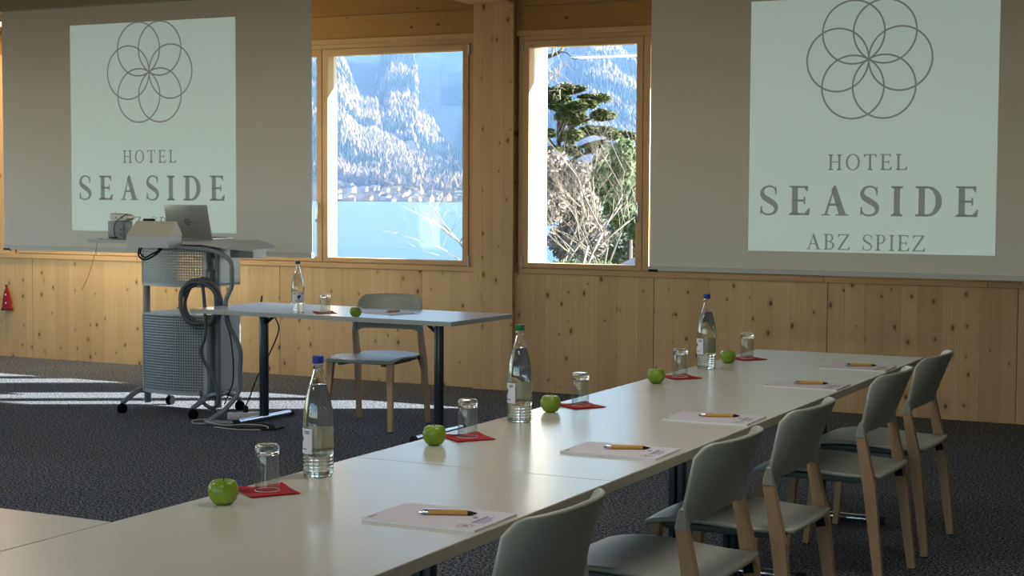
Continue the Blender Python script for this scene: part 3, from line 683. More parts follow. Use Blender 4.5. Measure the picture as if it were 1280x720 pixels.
for x, y, a, wd in GL:
    dup(g0, (x, y, 0.7432), 0, 'upturned clear tumbler on the long table row, %s' % wd)
    make_napkin('red folded napkin on the long table row, %s' % wd, (x+0.004, y-0.004, 0.7402), a, 'red napkins')

def shell_patch(b, prof, a0, a1, off, n=14, m_=8):
    """Patch wrapped round a lathe profile between two heights: prof(z)->r."""
    (z0, z1, rf) = prof; g = []
    for j in range(m_+1):
        z = z0+(z1-z0)*j/m_; g.append([b.verts.new(((rf(z)+off)*math.cos(a0+(a1-a0)*i/n), (rf(z)+off)*math.sin(a0+(a1-a0)*i/n), z)) for i in range(n+1)])
    for j in range(m_):
        for i in range(n): b.faces.new((g[j][i], g[j][i+1], g[j+1][i+1], g[j+1][i]))
def make_bottle(label, loc, rz, capm, group):
    t = thing('water_bottle', label, 'bottle', loc, rz, group)
    P = [(0.0, 0.004), (0.02, 0.003), (0.034, 0.0), (0.0375, 0.002), (0.039, 0.006)]
    z = 0.010
    while z < 0.055: P.append((0.0398+0.0010*math.sin((z-0.010)/0.0095*2*PI), z)); z += 0.0016
    P += [(0.0405, 0.058), (0.0408, 0.062), (0.0408, 0.135), (0.0405, 0.150), (0.0396, 0.165), (0.0375, 0.182), (0.0340, 0.202), (0.0295, 0.222), (0.0240, 0.242), (0.0190, 0.258), (0.0152, 0.272), (0.0132, 0.284), (0.0125, 0.292), (0.0150, 0.294), (0.0150, 0.298), (0.0128, 0.300), (0.0128, 0.316)]
    inner = [(max(r-0.0028, 0.001), z_) for r, z_ in P if z_ > 0.006]
    b = bm_(); lathe(b, P+[(0.0100, 0.316)]+inner[::-1][1:]+[(0.0, 0.0075)], 48); obj('glass_body', b, GLASS, t, smooth=True)
    wp = [(0.0, 0.0073)]+[(r-0.0026, z_) for r, z_ in P if 0.006 < z_ < 0.243]+[(0.0208, 0.2445), (0.0, 0.2437)]
    b = bm_(); lathe(b, wp, 48); obj('water', b, WATER, t, smooth=True)
    b = bm_(); lathe(b, [(0.0, 0.321), (0.0140, 0.321), (0.0152, 0.3195), (0.0154, 0.303), (0.0150, 0.3015), (0.0135, 0.3015)], 36)
    obj('cap', b, capm, t, smooth='auto')
    rf = lambda z: 0.0408
    b = bm_(); shell_patch(b, (0.064, 0.131, rf), R(-62), R(62), 0.0004); lb = obj('label_paper', b, LABELM, t, smooth=True)
    b = bm_()
    shell_patch(b, (0.098, 0.104, rf), R(-14), R(20), 0.0009, 8, 2); shell_patch(b, (0.090, 0.112, rf), R(-4), R(9), 0.0009, 5, 4); shell_patch(b, (0.104, 0.110, rf), R(9), R(18), 0.0009, 4, 2); shell_patch(b, (0.084, 0.090, rf), R(-8), R(2), 0.0009, 4, 2)
    for k, (a, c) in enumerate(((-50, -22), (-50, -28), (26, 52), (28, 50))): shell_patch(b, (0.122-0.005*(k % 2), 0.1245-0.005*(k % 2), rf), R(a), R(c), 0.0009, 6, 1)
    shell_patch(b, (0.075, 0.0775, rf), R(-40), R(38), 0.0009, 12, 1)
    obj('label_print', b, LABELI, lb)
    b = bm_(); shell_patch(b, (0.066, 0.129, rf), R(-132), R(-66), 0.0004); bl = obj('back_label', b, BACKL, t, smooth=True)
    b = bm_(); shell_patch(b, (0.066, 0.071, rf), R(-130), R(-68), 0.0009, 12, 1); obj('label_print', b, LABELI, bl)
    # little raised lettering-like marks round the shoulder
    b = bm_(); rr = random.Random(3)
    rs = lambda z: 0.0375+(0.182-z)*0.13
    for k in range(7):
        a = R(-118+9*k)
        pts = [((rs(zz)+0.0004)*math.cos(a+da), (rs(zz)+0.0004)*math.sin(a+da), zz) for da, zz in ((0, .172), (.05, .179), (.1, .172), (.06, .168))]
        tube(b, [Vector(p) for p in pts[:rr.choice((2, 3, 4))]], 0.0006, 5)
    obj('raised_mark', b, FROST, t)
    return t
B0 = make_bottle('green-capped water bottle on the presenter table', (-5.695, -2.500, 0.74), R(-50), CAPG, 'water bottles on the tables')
for x, y, rz, cm, lb in ((-2.384, -7.215, R(-142), CAPB, 'blue-capped water bottle nearest the camera, by the first apple'), (-2.370, -6.055, R(-146), CAPG, 'green-capped water bottle halfway along the long table row'),
                         (-2.386, -4.240, R(-150), CAPB, 'blue-capped water bottle far along the row, before the last apple')):
    o = dup(B0, (x, y, 0.74), rz, lb)
    if cm is not CAPG:
        for c in o.children:
            if c.name.startswith('cap'):
                c.data = c.data.copy(); c.data.materials[0] = cm

# ------------------------------------------------------------------ notepads and pens
def make_pad(label, loc, rz, group):
    t = thing('notepad', label, 'notepad', loc, rz, group)
    b = bm_(); box(b, -0.1475, 0.1475, -0.105, 0.105, 0.0, 0.0052); obj('pages', b, PAGES, t)
    b = bm_(); box(b, -0.1480, 0.1480, -0.1055, 0.1055, 0.0053, 0.0058); cv = obj('cover', b, PAPER, t)
    b = bm_(); z = 0.0060
    def q(x0, x1, y0, y1): b.faces.new([b.verts.new(p) for p in ((x0, y0, z), (x1, y0, z), (x1, y1, z), (x0, y1, z))])
    for k, (w_, h_) in enumerate(((0.080, 0.004), (0.070, 0.0025), (0.075, 0.0025), (0.050, 0.0025))):
        q(0.100+0.009*k, 0.100+0.009*k+h_*1.4, -0.035, -0.035+w_)
    q(0.078, 0.090, 0.012, 0.026)
    obj('print', b, INK, cv, fix=False)
    b = bm_(); z = 0.0060
    for k in range(9):
        a = k*2*PI/9; q(0.105+0.016*math.cos(a)-0.004, 0.105+0.016*math.cos(a)+0.004, -0.070+0.019*math.sin(a)-0.003, -0.070+0.019*math.sin(a)+0.003)
    q(0.098, 0.112, -0.078, -0.062)
    obj('print', b, INKG, cv, fix=False)
    b = bm_(); q(-0.142, -0.132, -0.09, -0.060); obj('print', b, INKG, cv, fix=False)
    return t
def make_pen(label, loc, rz, group):
    t = thing('pen', label, 'pen', loc, rz, group)
    b = bm_(); tube(b, [(-0.046, 0, 0.0062), (0.046, 0, 0.0062)], 0.0062, 12); obj('barrel', b, BAMBOO, t, smooth='auto')
    b = bm_(); tube(b, [(0.046, 0, 0.0052), (0.056, 0, 0.0050), (0.068, 0, 0.0050)], [0.0060, 0.0042, 0.0011], 10); obj('tip', b, BLACK, t, smooth='auto')
    b = bm_(); tube(b, [(-0.068, 0, 0.0052), (-0.060, 0, 0.0052)], 0.0028, 8); tube(b, [(-0.060, 0, 0.0062), (-0.046, 0, 0.0062)], 0.0061, 12); obj('push_button', b, CHROME, t, smooth='auto')
    b = bm_(); box(b, -0.056, -0.016, -0.0018, 0.0018, 0.0126, 0.0138); box(b, -0.056, -0.052, -0.0018, 0.0018, 0.0115, 0.0135); obj('clip', b, CHROME, t)
    return t
PD = [(-1.826, -7.545, 0.0, 'nearest the camera'), (-1.834, -6.462, 0.03, 'second from the camera'), (-1.826, -5.690, 0.02, 'middle of the five'), (-1.823, -4.638, 0.01, 'fourth from the camera'), (-1.822, -3.895, 0.02, 'farthest from the camera')]
p0 = make_pad('white notepad on the presenter table behind the apple', (-5.20, -2.26, 0.74), -0.30, 'notepads on the tables')
n0 = make_pen('pen lying on the notepad of the presenter table', (-5.17, -2.24, 0.7459), 1.35, 'bamboo pens on the notepads')
for x, y, a, wd in PD:
    dup(p0, (x, y, 0.74), a, 'white notepad on the long table row, %s' % wd)
    dup(n0, (x+0.012, y+0.017, 0.7459), a+0.40, 'bamboo pen lying on a notepad, %s' % wd)

# ------------------------------------------------------------------ media lectern on castors
lec = thing('lectern', 'silver perforated-steel media lectern on castors before the left screen', 'lectern', (-6.90, -2.12, 0))
def L(x, y): return (x+6.90, y+2.12)
def cabinet(z0, z1):
    x0, x1 = -7.172+6.90, -6.628+6.90; yf, yb = -2.20+2.12, -1.83+2.12
    b = bm_(); e = 0.012
    box(b, x0, x0+e, yf+0.01, yb, z0+e, z1-e)
    cab = obj('cabinet', b, SILVER, lec)
    b = bm_(); box(b, x1-e, x1, yf+0.01, yb, z0+e, z1-e); obj('side_panel', b, SILVER, cab)
    def plate(za, zb):
        bb = bm_(); n = 14; pts = [(x0+(x1-x0)*i/n, yf-0.055*(1-(2*i/n-1)**2)) for i in range(n+1)] + [(x1, yb), (x0, yb)]
        prism(bb, pts, za, zb); obj('plate', bb, SILVER, cab)
    plate(z0, z0+e+0.006); plate(z1-e, z1)
    b = bm_(); n = 14; lo, hi = [], []
    for i in range(n+1):
        x = x0+0.004+(x1-x0-0.008)*i/n; y = yf+0.004-0.050*(1-(2*i/n-1)**2); lo.append(b.verts.new((x, y, z0+0.014))); hi.append(b.verts.new((x, y, z1-0.010)))
    for i in range(n): b.faces.new((lo[i], lo[i+1], hi[i+1], hi[i]))
    obj('perforated_front', b, PERF, cab, smooth=True)
    b = bm_(); box(b, x0, x0+0.014, yf-0.002, yf+0.012, z0, z1); box(b, x1-0.022, x1, yf-0.004, yf+0.012, z0, z1); obj('corner_strip', b, SILVER, cab)
    if z0 < 0.5:
        b = bm_(); box(b, x0+e, x1-e, yb-0.008, yb, z0+e, z1-e); obj('back_panel', b, DARKMET, cab)
cabinet(0.128, 0.668); cabinet(0.850, 1.125)
PX = (-7.196+6.90, -6.602+6.90)
for s, px in zip((-1, 1), PX):
    b = bm_(); tube(b, [(px, 0, 0.045), (px, 0, 1.13)], 0.0235, 18); ps = obj('post', b, GREYMET, lec, smooth='auto')
    b = bm_(); tube(b, [(px, -0.02, 0.13), (px, -0.10, 0.135), (px, -0.19, 0.10), (px-0.005*s, -0.265, 0.072)], [0.021, 0.020, 0.018, 0.016], 12, True)
    tube(b, [(px, 0.02, 0.13), (px, 0.08, 0.135), (px, 0.17, 0.11), (px, 0.245, 0.072)], [0.021, 0.020, 0.018, 0.016], 12, True); ft = obj('foot', b, GREYMET, lec, smooth=True)
    for yy in (-0.262, 0.240):
        b = bm_(); tube(b, [(px-0.019, yy, 0.030), (px-0.004, yy, 0.030)], 0.030, 20); tube(b, [(px+0.004, yy, 0.030), (px+0.019, yy, 0.030)], 0.030, 20); box(b, px-0.006, px+0.006, yy-0.02, yy+0.02, 0.025, 0.068, 0.003); obj('castor', b, pbr('castor_rubber', (0.008, 0.008, 0.009), 1.0, spec=0.0), lec, smooth='auto')
# worktop: main board and a side leaf dropping a little to the right
b = bm_(); prism(b, [(-7.50+6.90, -2.36+2.12), (-6.56+6.90, -2.36+2.12), (-6.50+6.90, -1.80+2.12), (-7.44+6.90, -1.80+2.12)], 1.138, 1.158); obj('worktop', b, pbr('grey_desk_laminate', (0.50, 0.52, 0.52), 0.4), lec)
b = bm_()
sec = [(-6.56, -2.36, 1.158), (-6.36, -2.33, 1.130), (-6.24, -2.22, 1.112), (-6.24, -1.95, 1.112), (-6.36, -1.82, 1.130), (-6.50, -1.80, 1.158)]
up = [b.verts.new((x+6.90, y+2.12, z)) for x, y, z in sec]; dn = [b.verts.new((x+6.90, y+2.12, z-0.016)) for x, y, z in sec]
b.faces.new(up); b.faces.new(dn[::-1])
for i in range(6): b.faces.new((dn[i], dn[(i+1) % 6], up[(i+1) % 6], up[i]))
obj('side_leaf', b, pbr('grey_desk_laminate', (0.5, 0.52, 0.52), 0.4), lec)
b = bm_(); box(b, -6.55+6.90, -6.36+6.90, -2.05+2.12, -1.90+2.12, 1.045, 1.118, 0.004); obj('drawer_box', b, SILVER, lec)
# front socket box with a sloping beige lid
fx0, fx1 = -7.047+6.90, -6.700+6.90
b = bm_(); box(b, fx0, fx1, -2.50+2.12, -2.365+2.12, 1.118, 1.196, 0.002); fb = obj('socket_box', b, pbr('pale_grey_box', (0.50, 0.53, 0.56), 0.45), lec)
b = bm_()
A = [(fx0, -0.38, 1.197), (fx0+0.012, -0.29, 1.290), (fx0+0.018, -0.235, 1.197)]; Bq = [(fx1, -0.38, 1.197), (fx1-0.004, -0.29, 1.290), (fx1, -0.235, 1.197)]
va = [b.verts.new(p) for p in A]; vb = [b.verts.new(p) for p in Bq]; b.faces.new(va); b.faces.new(vb[::-1])
for i in range(3): b.faces.new((va[i], va[(i+1) % 3], vb[(i+1) % 3], vb[i]))
obj('lid', b, pbr('beige_lid', (0.56, 0.53, 0.45), 0.5), fb)
b = bm_(); box(b, fx0+0.16, fx0+0.18, -0.26, -0.235, 1.10, 1.16); obj('arm', b, BLACK, fb)
b = bm_(); box(b, PX[1]-0.020, PX[1]+0.006, -0.045, -0.024, 0.965, 1.05, 0.003); tube(b, [(PX[1]-0.010, -0.04, 0.97), (PX[1]-0.014, -0.085, 0.955), (PX[1]-0.018, -0.10, 0.90), (PX[1]-0.018, -0.075, 0.885)], 0.006, 8, True); obj('cable_hook', b, GREYMET, lec, smooth='auto')
lec_xy = Vector((-6.90, -2.12, 0))

# laptop, its back to the room
lp = thing('laptop', 'silver laptop standing open on the lectern, lid towards the room', 'laptop', (-6.885, -2.02, 1.158), R(2))
b = bm_(); box(b, -0.178, 0.178, -0.02, 0.225, 0.0, 0.014, 0.004); obj('base', b, pbr('laptop_silver', (0.40, 0.41, 0.40), 0.35, metal=0.6), lp, smooth='auto')
b = bm_(); box(b, -0.178, 0.178, -0.0045, 0.0045, 0.0, 0.235, 0.004); lid = obj('lid', b, pbr('laptop_silver', (0.40, 0.41, 0.40), 0.35, metal=0.6), lp, smooth='auto', loc=(0, -0.018, 0.008), rot=(R(14), 0, 0))
b = bm_()
for rr0, rr1 in ((0.0175, 0.0225),):
    N = 32; O = [b.verts.new((rr1*math.cos(2*PI*i/N), 0, rr1*math.sin(2*PI*i/N))) for i in range(N)]; I = [b.verts.new((rr0*math.cos(2*PI*i/N), 0, rr0*math.sin(2*PI*i/N))) for i in range(N)]
    for i in range(N): b.faces.new((O[i], O[(i+1) % N], I[(i+1) % N], I[i]))
for x0, z0, x1, z1 in ((-.009, .013, -.006, -.008), (-.006, .004, -.002, .004), (-.002, .004, -.004, -.008), (.004, .006, .000, -.016), (.004, .006, .010, .005), (.010, .005, .008, -.006), (.008, -.006, .002, -.006)):
    d = Vector((x1-x0, 0, z1-z0)).normalized(); nn = Vector((-d.z, 0, d.x))*0.0013
    b.faces.new([b.verts.new(Vector(p)+q) for p, q in (((x0, 0, z0), nn), ((x0, 0, z0), -nn), ((x1, 0, z1), -nn), ((x1, 0, z1), nn))])
obj('emblem', b, pbr('dark_emblem', (0.05, 0.06, 0.05), 0.3), lid, loc=(0, -0.0052, 0.118), fix=False)
b = bm_(); box(b, -0.168, 0.168, 0.0047, 0.0052, 0.016, 0.225); obj('display', b, BLACK, lid)
b = bm_()
for i in range(14):
    for j in range(5): box(b, -0.155+i*0.0225, -0.155+i*0.0225+0.019, 0.085+j*0.022, 0.085+j*0.022+0.018, 0.014, 0.0155)
kb = obj('keyboard', b, BLACK, lp); kb['kind'] = 'stuff'

# control box, white handset and black panel at the left end of the worktop
cb = thing('control_box', 'small grey control box at the left end of the lectern top', 'box', (-7.405, -2.14, 1.158))
b = bm_(); box(b, -0.066, 0.066, -0.05, 0.05, 0.006, 0.122, 0.004); obj('body', b, pbr('mid_grey_box', (0.26, 0.30, 0.33), 0.45), cb, smooth='auto')
b = bm_(); box(b, -0.045, 0.02, -0.066, -0.05, 0.004, 0.014, 0.002); tube(b, [(0.005, -0.06, 0.02), (0.0, -0.064, 0.08), (0.03, -0.06, 0.13), (0.085, -0.03, 0.172)], 0.0028, 6, True); obj('cable', b, BLACK, cb, smooth='auto')
b = bm_()
for (u, zz) in ((0.045, 0.03), (0.045, 0.06)): box(b, u, u+0.008, -0.052, -0.05, zz, zz+0.008)
obj('socket', b, BLACK, cb)
hs = thing('handset', 'white rounded handset lying on top of the grey control box', 'device', (-7.385, -2.14, 1.2805), R(-4))
b = bm_()
prof = [(-0.085, 0.018, 0.046), (-0.075, 0.006, 0.052), (-0.045, 0.001, 0.052), (0.03, 0.0, 0.050), (0.065, 0.004, 0.045), (0.08, 0.02, 0.035)]
rings = [[b.verts.new((x, y, z)) for y, z in ((-0.035, z0+0.004), (-0.028, z0), (0.028, z0), (0.035, z0+0.004), (0.035, z1-0.006), (0.026, z1), (-0.026, z1), (-0.035, z1-0.006))] for x, z0, z1 in prof]
for A_, B_ in zip(rings, rings[1:]):
    for k in range(8): b.faces.new((A_[k], A_[(k+1) % 8], B_[(k+1) % 8], B_[k]))
b.faces.new(rings[0][::-1]); b.faces.new(rings[-1]); obj('shell', b, pbr('handset_white', (0.62, 0.63, 0.60), 0.4), hs, smooth='auto')
b = bm_(); box(b, -0.088, -0.074, -0.025, 0.025, 0.034, 0.053, 0.003); obj('end_grip', b, GREYMET, hs)
b = bm_(); box(b, -0.03, -0.02, -0.037, -0.034, 0.018, 0.030); box(b, 0.02, 0.035, -0.037, -0.034, 0.016, 0.034); obj('key', b, GREYMET, hs)
tp = thing('touch_panel', 'small black touch panel tilted on the lectern beside the grey box', 'device', (-7.20, -2.10, 1.158))
b = bm_(); bar(b, (0, 0.02, 0.0), (0, 0.035, 0.10), 0.05, 0.04, 0.02, 0.02); obj('foot', b, BLACK, tp)
b = bm_(); box(b, -0.052, 0.048, -0.004, 0.006, -0.04, 0.04, 0.003); obj('panel', b, BLACK, tp, loc=(0, 0.0, 0.105), rot=(R(-32), 0, 0))

# cables
def cable(name, label, pts, r, m, closed=False, group=None, seg=8):
    b = bm_(); tube(b, pts, r, seg, True, closed); return tag(obj(name, b, m, None, smooth=True), label, 'cable', group)
HOSE = pbr('grey_cable_hose', (0.085, 0.095, 0.105), 0.55); HOSEL = pbr('light_grey_hose', (0.22, 0.25, 0.28), 0.5)
cx, cy, cz = -6.640, -2.235, 0.745
pts = []
ax = Vector((0.94, 0.34, 0)).normalized()
for k in range(4*12+1):
    a = PI/2-2*PI*k/12; rr = 0.132+0.012*math.sin(k*0.61)+0.006*math.sin(k*1.7); dy = -0.018*math.cos(k*0.33)-0.004*(k/12)
    pts.append(Vector((cx, cy+dy, cz))+ax*rr*math.cos(a)+Vector((0, 0, 1.12*rr*math.sin(a))))
pts += [Vector(p) for p in ((-6.60, -2.25, 0.57), (-6.63, -2.262, 0.42), (-6.545, -2.25, 0.27), (-6.50, -2.245, 0.13), (-6.53, -2.26, 0.065), (-6.60, -2.27, 0.09), (-6.64, -2.26, 0.17))]
cable('cable_coil', 'thick dark grey cable coiled on the lectern hook and looping down', pts, 0.0125, HOSE)
cable('cable_hose', 'light grey cable hose arching from under the lectern top to the floor', [(-6.93, -2.30, 1.105), (-6.75, -2.385, 1.118), (-6.60, -2.385, 1.115), (-6.44, -2.36, 1.10), (-6.335, -2.335, 1.04), (-6.325, -2.33, 0.95), (-6.35, -2.30, 0.87),
     (-6.41, -2.28, 0.78), (-6.425, -2.64, 0.64) if False else (-6.475, -2.19, 0.70), (-6.49, -2.14, 0.60), (-6.42, -2.12, 0.45), (-6.42, -2.12, 0.30), (-6.42, -2.14, 0.16), (-6.45, -2.24, 0.06), (-6.41, -2.44, 0.022), (-6.33, -2.56, 0.019), (-6.18, -2.50, 0.018)], 0.0155, HOSEL)
cable('loose_wire', 'thin black cord hanging from the lectern side to the floor', [(-6.585, -2.06, 0.78), (-6.57, -2.08, 0.70), (-6.58, -2.06, 0.62), (-6.55, -2.05, 0.52), (-6.52, -2.06, 0.36), (-6.53, -2.05, 0.22), (-6.58, -2.03, 0.13), (-6.64, -2.0, 0.05)], 0.0045, BLACK)
cable('loose_wire', 'black knotted cord dangling beside the left pole of the presenter table', [(-6.47, -1.80, 0.78), (-6.48, -1.81, 0.66), (-6.46, -1.80, 0.5), (-6.48, -1.80, 0.35), (-6.45, -1.81, 0.24), (-6.45, -1.84, 0.12), (-6.42, -1.88, 0.03)], 0.0055, BLACK)
cable('loose_wire', 'black cord curving down to the white power strip', [(-6.36, -1.86, 0.70), (-6.30, -1.87, 0.62), (-6.28, -1.88, 0.55), (-6.34, -1.90, 0.40), (-6.33, -2.05, 0.26), (-6.315, -2.17, 0.12), (-6.305, -2.235, 0.075)], 0.0045, BLACK)
cable('thin_cable', 'thin black cable bunch lying on the carpet by the table foot', [(-6.30, -2.55, 0.012), (-6.15, -2.62, 0.008), (-5.98, -2.56, 0.008), (-5.90, -2.47, 0.010), (-6.0, -2.43, 0.014), (-6.12, -2.50, 0.012), (-6.02, -2.60, 0.007), (-5.86, -2.55, 0.007), (-5.80, -2.50, 0.02)], 0.006, BLACK)
cable('thin_cable', 'thin white cable looping over the carpet by the lectern castor', [(-6.36, -2.56, 0.010), (-6.46, -2.56, 0.006), (-6.54, -2.46, 0.006), (-6.50, -2.38, 0.006), (-6.38, -2.40, 0.008)], 0.0035, pbr('off_white_cable', (0.55, 0.52, 0.46), 0.5))
cable('thin_cable', 'white cable wound once more beside the black bunch', [(-6.36, -2.58, 0.03), (-6.2, -2.60, 0.016), (-6.08, -2.52, 0.02), (-5.95, -2.50, 0.018), (-5.90, -2.56, 0.006), (-6.05, -2.64, 0.005), (-6.25, -2.62, 0.005)], 0.0035, pbr('off_white_cable', (0.55, 0.52, 0.46), 0.5))
cable('thin_cable', 'black looped leads under the socket box of the lectern', [(-7.02, -2.40, 1.12), (-7.02, -2.41, 1.06), (-6.97, -2.41, 1.035), (-6.90, -2.41, 1.06), (-6.84, -2.41, 1.10), (-6.90, -2.42, 1.075), (-6.96, -2.42, 1.05), (-7.0, -2.42, 1.08), (-6.99, -2.41, 1.12)], 0.006, BLACK)
cable('thin_cable', 'very thin dark wire hanging from the left end of the lectern', [(-7.47, -2.25, 1.160), (-7.53, -2.22, 1.15), (-7.58, -2.2, 1.05), (-7.64, -2.2, 0.9), (-7.70, -2.2, 0.80)], 0.0016, BLACK)
ps = thing('power_strip', 'white power strip on the carpet under the presenter table', 'power strip', (-6.305, -2.215, 0), R(38))
b = bm_(); box(b, -0.12, 0.12, -0.032, 0.032, 0.0, 0.045, 0.006); obj('body', b, pbr('strip_white', (0.62, 0.62, 0.62), 0.4), ps, smooth='auto')
b = bm_(); tube(b, [(0.0, 0, 0.045), (0.0, 0, 0.085)], 0.017, 12); obj('plug', b, BLACK, ps, smooth='auto')
b = bm_(); tube(b, [(-0.07, 0, 0.045), (-0.07, 0, 0.0465)], 0.019, 16); tube(b, [(0.07, 0, 0.045), (0.07, 0, 0.0465)], 0.019, 16); obj('socket', b, GREYMET, ps)
# small red triangular thing hanging on the wall at the left
rt = thing('red_pouch', 'small red triangular bag hanging on the wooden wall at the left', 'bag', (-10.52, -0.03, 0.425))
b = bm_()
pts = [(-0.052, 0.0), (0.056, 0.0), (0.030, 0.10), (0.012, 0.175), (0.0, 0.20), (-0.016, 0.16), (-0.034, 0.09)]
lo = [b.verts.new((x, -0.016, z)) for x, z in pts]; hi = [b.verts.new((x, 0.018, z)) for x, z in pts]; b.faces.new(lo); b.faces.new(hi[::-1])
for i in range(len(pts)): b.faces.new((lo[i], lo[(i+1) % len(pts)], hi[(i+1) % len(pts)], hi[i]))
bmesh.ops.bevel(b, geom=b.edges[:], offset=0.006, segments=2, affect='EDGES'); obj('cloth', b, pbr('red_cloth', (0.30, 0.008, 0.012), 0.7), rt)
b = bm_(); tube(b, [(0.0, 0.0, 0.19), (-0.006, 0, 0.205), (-0.022, 0.01, 0.212), (-0.02, 0.028, 0.206)], 0.007, 8, True); obj('loop', b, pbr('dark_red', (0.12, 0.01, 0.01), 0.7), rt)
b = bm_(); box(b, -0.004, 0.010, -0.019, -0.015, 0.125, 0.139, 0.002); box(b, -0.002, 0.012, -0.019, -0.015, 0.05, 0.064, 0.002); obj('button', b, PAGES, rt)
b = bm_(); box(b, -0.054, 0.058, -0.020, 0.02, -0.012, 0.012, 0.004); obj('hem', b, pbr('dark_red', (0.12, 0.01, 0.01), 0.7), rt)

# ------------------------------------------------------------------ outside
def terrain_mat(name, c1, c2, c3, sc, stretch=1.0, p=(0.42, 0.6)):
    m = newmat(name); t = NT(m); o = t.n('ShaderNodeOutputMaterial'); s = t.n('ShaderNodeBsdfPrincipled'); t.l(s.outputs[0], o.inputs[0])
    tc = t.n('ShaderNodeTexCoord'); mp = t.n('ShaderNodeMapping'); mp.inputs['Scale'].default_value = (1, 1, stretch); t.l(tc.outputs['Object'], mp.inputs[0])
    a = t.n('ShaderNodeTexNoise'); a.inputs['Scale'].default_value = sc; a.inputs['Detail'].default_value = 7; a.inputs['Roughness'].default_value = 0.65; t.l(mp.outputs[0], a.inputs['Vector'])
    d = t.n('ShaderNodeTexNoise'); d.inputs['Scale'].default_value = sc*14; d.inputs['Detail'].default_value = 5; d.inputs['Roughness'].default_value = 0.7; t.l(mp.outputs[0], d.inputs['Vector'])
    c = t.mix(t.ramp(a.outputs[0], [(p[0], 0.0), (p[1], 1.0)]), c1, c2)
    c = t.mix(t.ramp(d.outputs[0], [(0.46, 0.0), (0.60, 1.0)]), c, c3)
    t.l(c, s.inputs['Base Color']); s.inputs['Roughness'].default_value = 1.0; s.inputs['Specular IOR Level'].default_value = 0.0
    return m
LZ = -14.0
def U1(px): return -0.66+(px-413)*0.000671 if px < 630 else -0.485+(px-680)*0.000594
def E1(py): return (238.5-py)*0.00057
def ridge(name, outline, Y, depth, m, label, amp=1.0, foot=LZ, step=60, edge=4, shore=1.0, woods=(0, 0, 0, 0, 0)):
    """Mountain flank: foot on the lake side at distance Y-depth, crest at distance Y, rough all over."""
    u0, u1 = outline[0][0], outline[-1][0]; nx = int(step*4.5); ny = int(step*1.6)
    def hz(u, v):
        e = outline[-1][1]
        for (a, ea), (c, ec) in zip(outline, outline[1:]):
            if a <= u <= c: e = ea+(ec-ea)*(u-a)/(c-a); break
        H = 1.5+e*Y; yy = Y-depth+depth*v; xx = u*(yy+10.77)
        zz = foot+(H-foot)*(v**shore)
        nz = noise.fractal(Vector((xx*0.004, yy*0.004, 3.1)), 1.0, 2.0, 5)*Y*0.010*amp*min(1, v*3)
        nz += noise.fractal(Vector((xx*0.05, yy*0.05, 7.1)), 1.0, 2.0, 3)*Y*0.00045*edge*min(1, v*4)
        return xx, yy+nz*1.2, zz+nz
    b = bm_(); g = []
    for i in range(nx+1):
        u = u0+(u1-u0)*i/nx; row = [b.verts.new(hz(u, j/ny)) for j in range(ny+1)]
        row.append(b.verts.new((u*(Y+10.77+depth*0.5), Y+depth*0.5, foot))); g.append(row)
    for i in range(nx):
        for j in range(ny+1): b.faces.new((g[i][j], g[i+1][j], g[i+1][j+1], g[i][j+1]))
    mo = tag(obj(name, b, m, None, smooth=True), label, 'mountain')
    # the woods on the flank: thousands of small crowns, pale bare ones and dark conifers in drifts
    rf = random.Random(len(outline)*7+int(Y)); ua, ub = woods[0], woods[1]
    V = ([], []); Fc = ([], [])
    for _ in range(woods[2]):
        u, v = rf.uniform(ua, ub), rf.uniform(woods[3], 1.0); x, y, z = hz(u, v)
        d = noise.noise(Vector((x*0.006, y*0.006, z*0.012+5.0)))+rf.uniform(-0.22, 0.22)+woods[4]
        k = 1 if d > 0 else 0; h = rf.uniform(13, 25)*(1.15 if k else 0.95); w_ = h*(0.17 if k else 0.27); n0 = len(V[k]); a = rf.uniform(0, 2)
        V[k].append((x, y, z+h))
        for q in range(5): V[k].append((x+w_*math.cos(a+q*2*PI/5), y+w_*math.sin(a+q*2*PI/5), z+h*(0.15 if k else 0.45)))
        V[k].append((x, y, z-3))
        for q in range(5): Fc[k].append((n0, n0+1+q, n0+1+(q+1) % 5)); Fc[k].append((n0+6, n0+1+(q+1) % 5, n0+1+q))
    for k, nm in ((0, 'bare_woods'), (1, 'conifer_woods')):
        if not V[k]: continue
        me = bpy.data.meshes.new(nm); me.from_pydata(V[k], [], Fc[k]); me.materials.append((BAREW, CONIF)[k]); ob = bpy.data.objects.new(nm, me); COL.objects.link(ob); ob.parent = mo; ob['kind'] = 'stuff'
    return lambda u, y: hz(u, max(0, (y-(Y-depth))/depth))[2]
BAREW = pbr('bare_winter_crowns', (0.13, 0.108, 0.105), 1.0, spec=0.0, var=0.45, vscale=0.02); CONIF = pbr('dark_conifer_crowns', (0.014, 0.028, 0.026), 1.0, spec=0.0, var=0.3, vscale=0.02)
M_FAR = terrain_mat('far_forest', (0.015, 0.028, 0.036), (0.022, 0.035, 0.045), (0.012, 0.022, 0.030), 0.01, 0.4)
M_NEAR = terrain_mat('winter_forest', (0.042, 0.037, 0.037), (0.010, 0.018, 0.021), (0.075, 0.066, 0.065), 0.012, 0.35, (0.46, 0.54))
M_SPUR = terrain_mat('frosty_forest', (0.028, 0.032, 0.032), (0.006, 0.013, 0.016), (0.050, 0.054, 0.053), 0.012, 0.35, (0.46, 0.54))
ridge('mountain', [(-1.15, 0.16), (-0.66, 0.19), (-0.60, 0.15), (-0.54, 0.14), (-0.45, 0.125), (-0.40, 0.13), (0.1, 0.12)], 5200, 2600, M_FAR, 'dark blue hazy mountain filling the sky behind the lake', step=40)
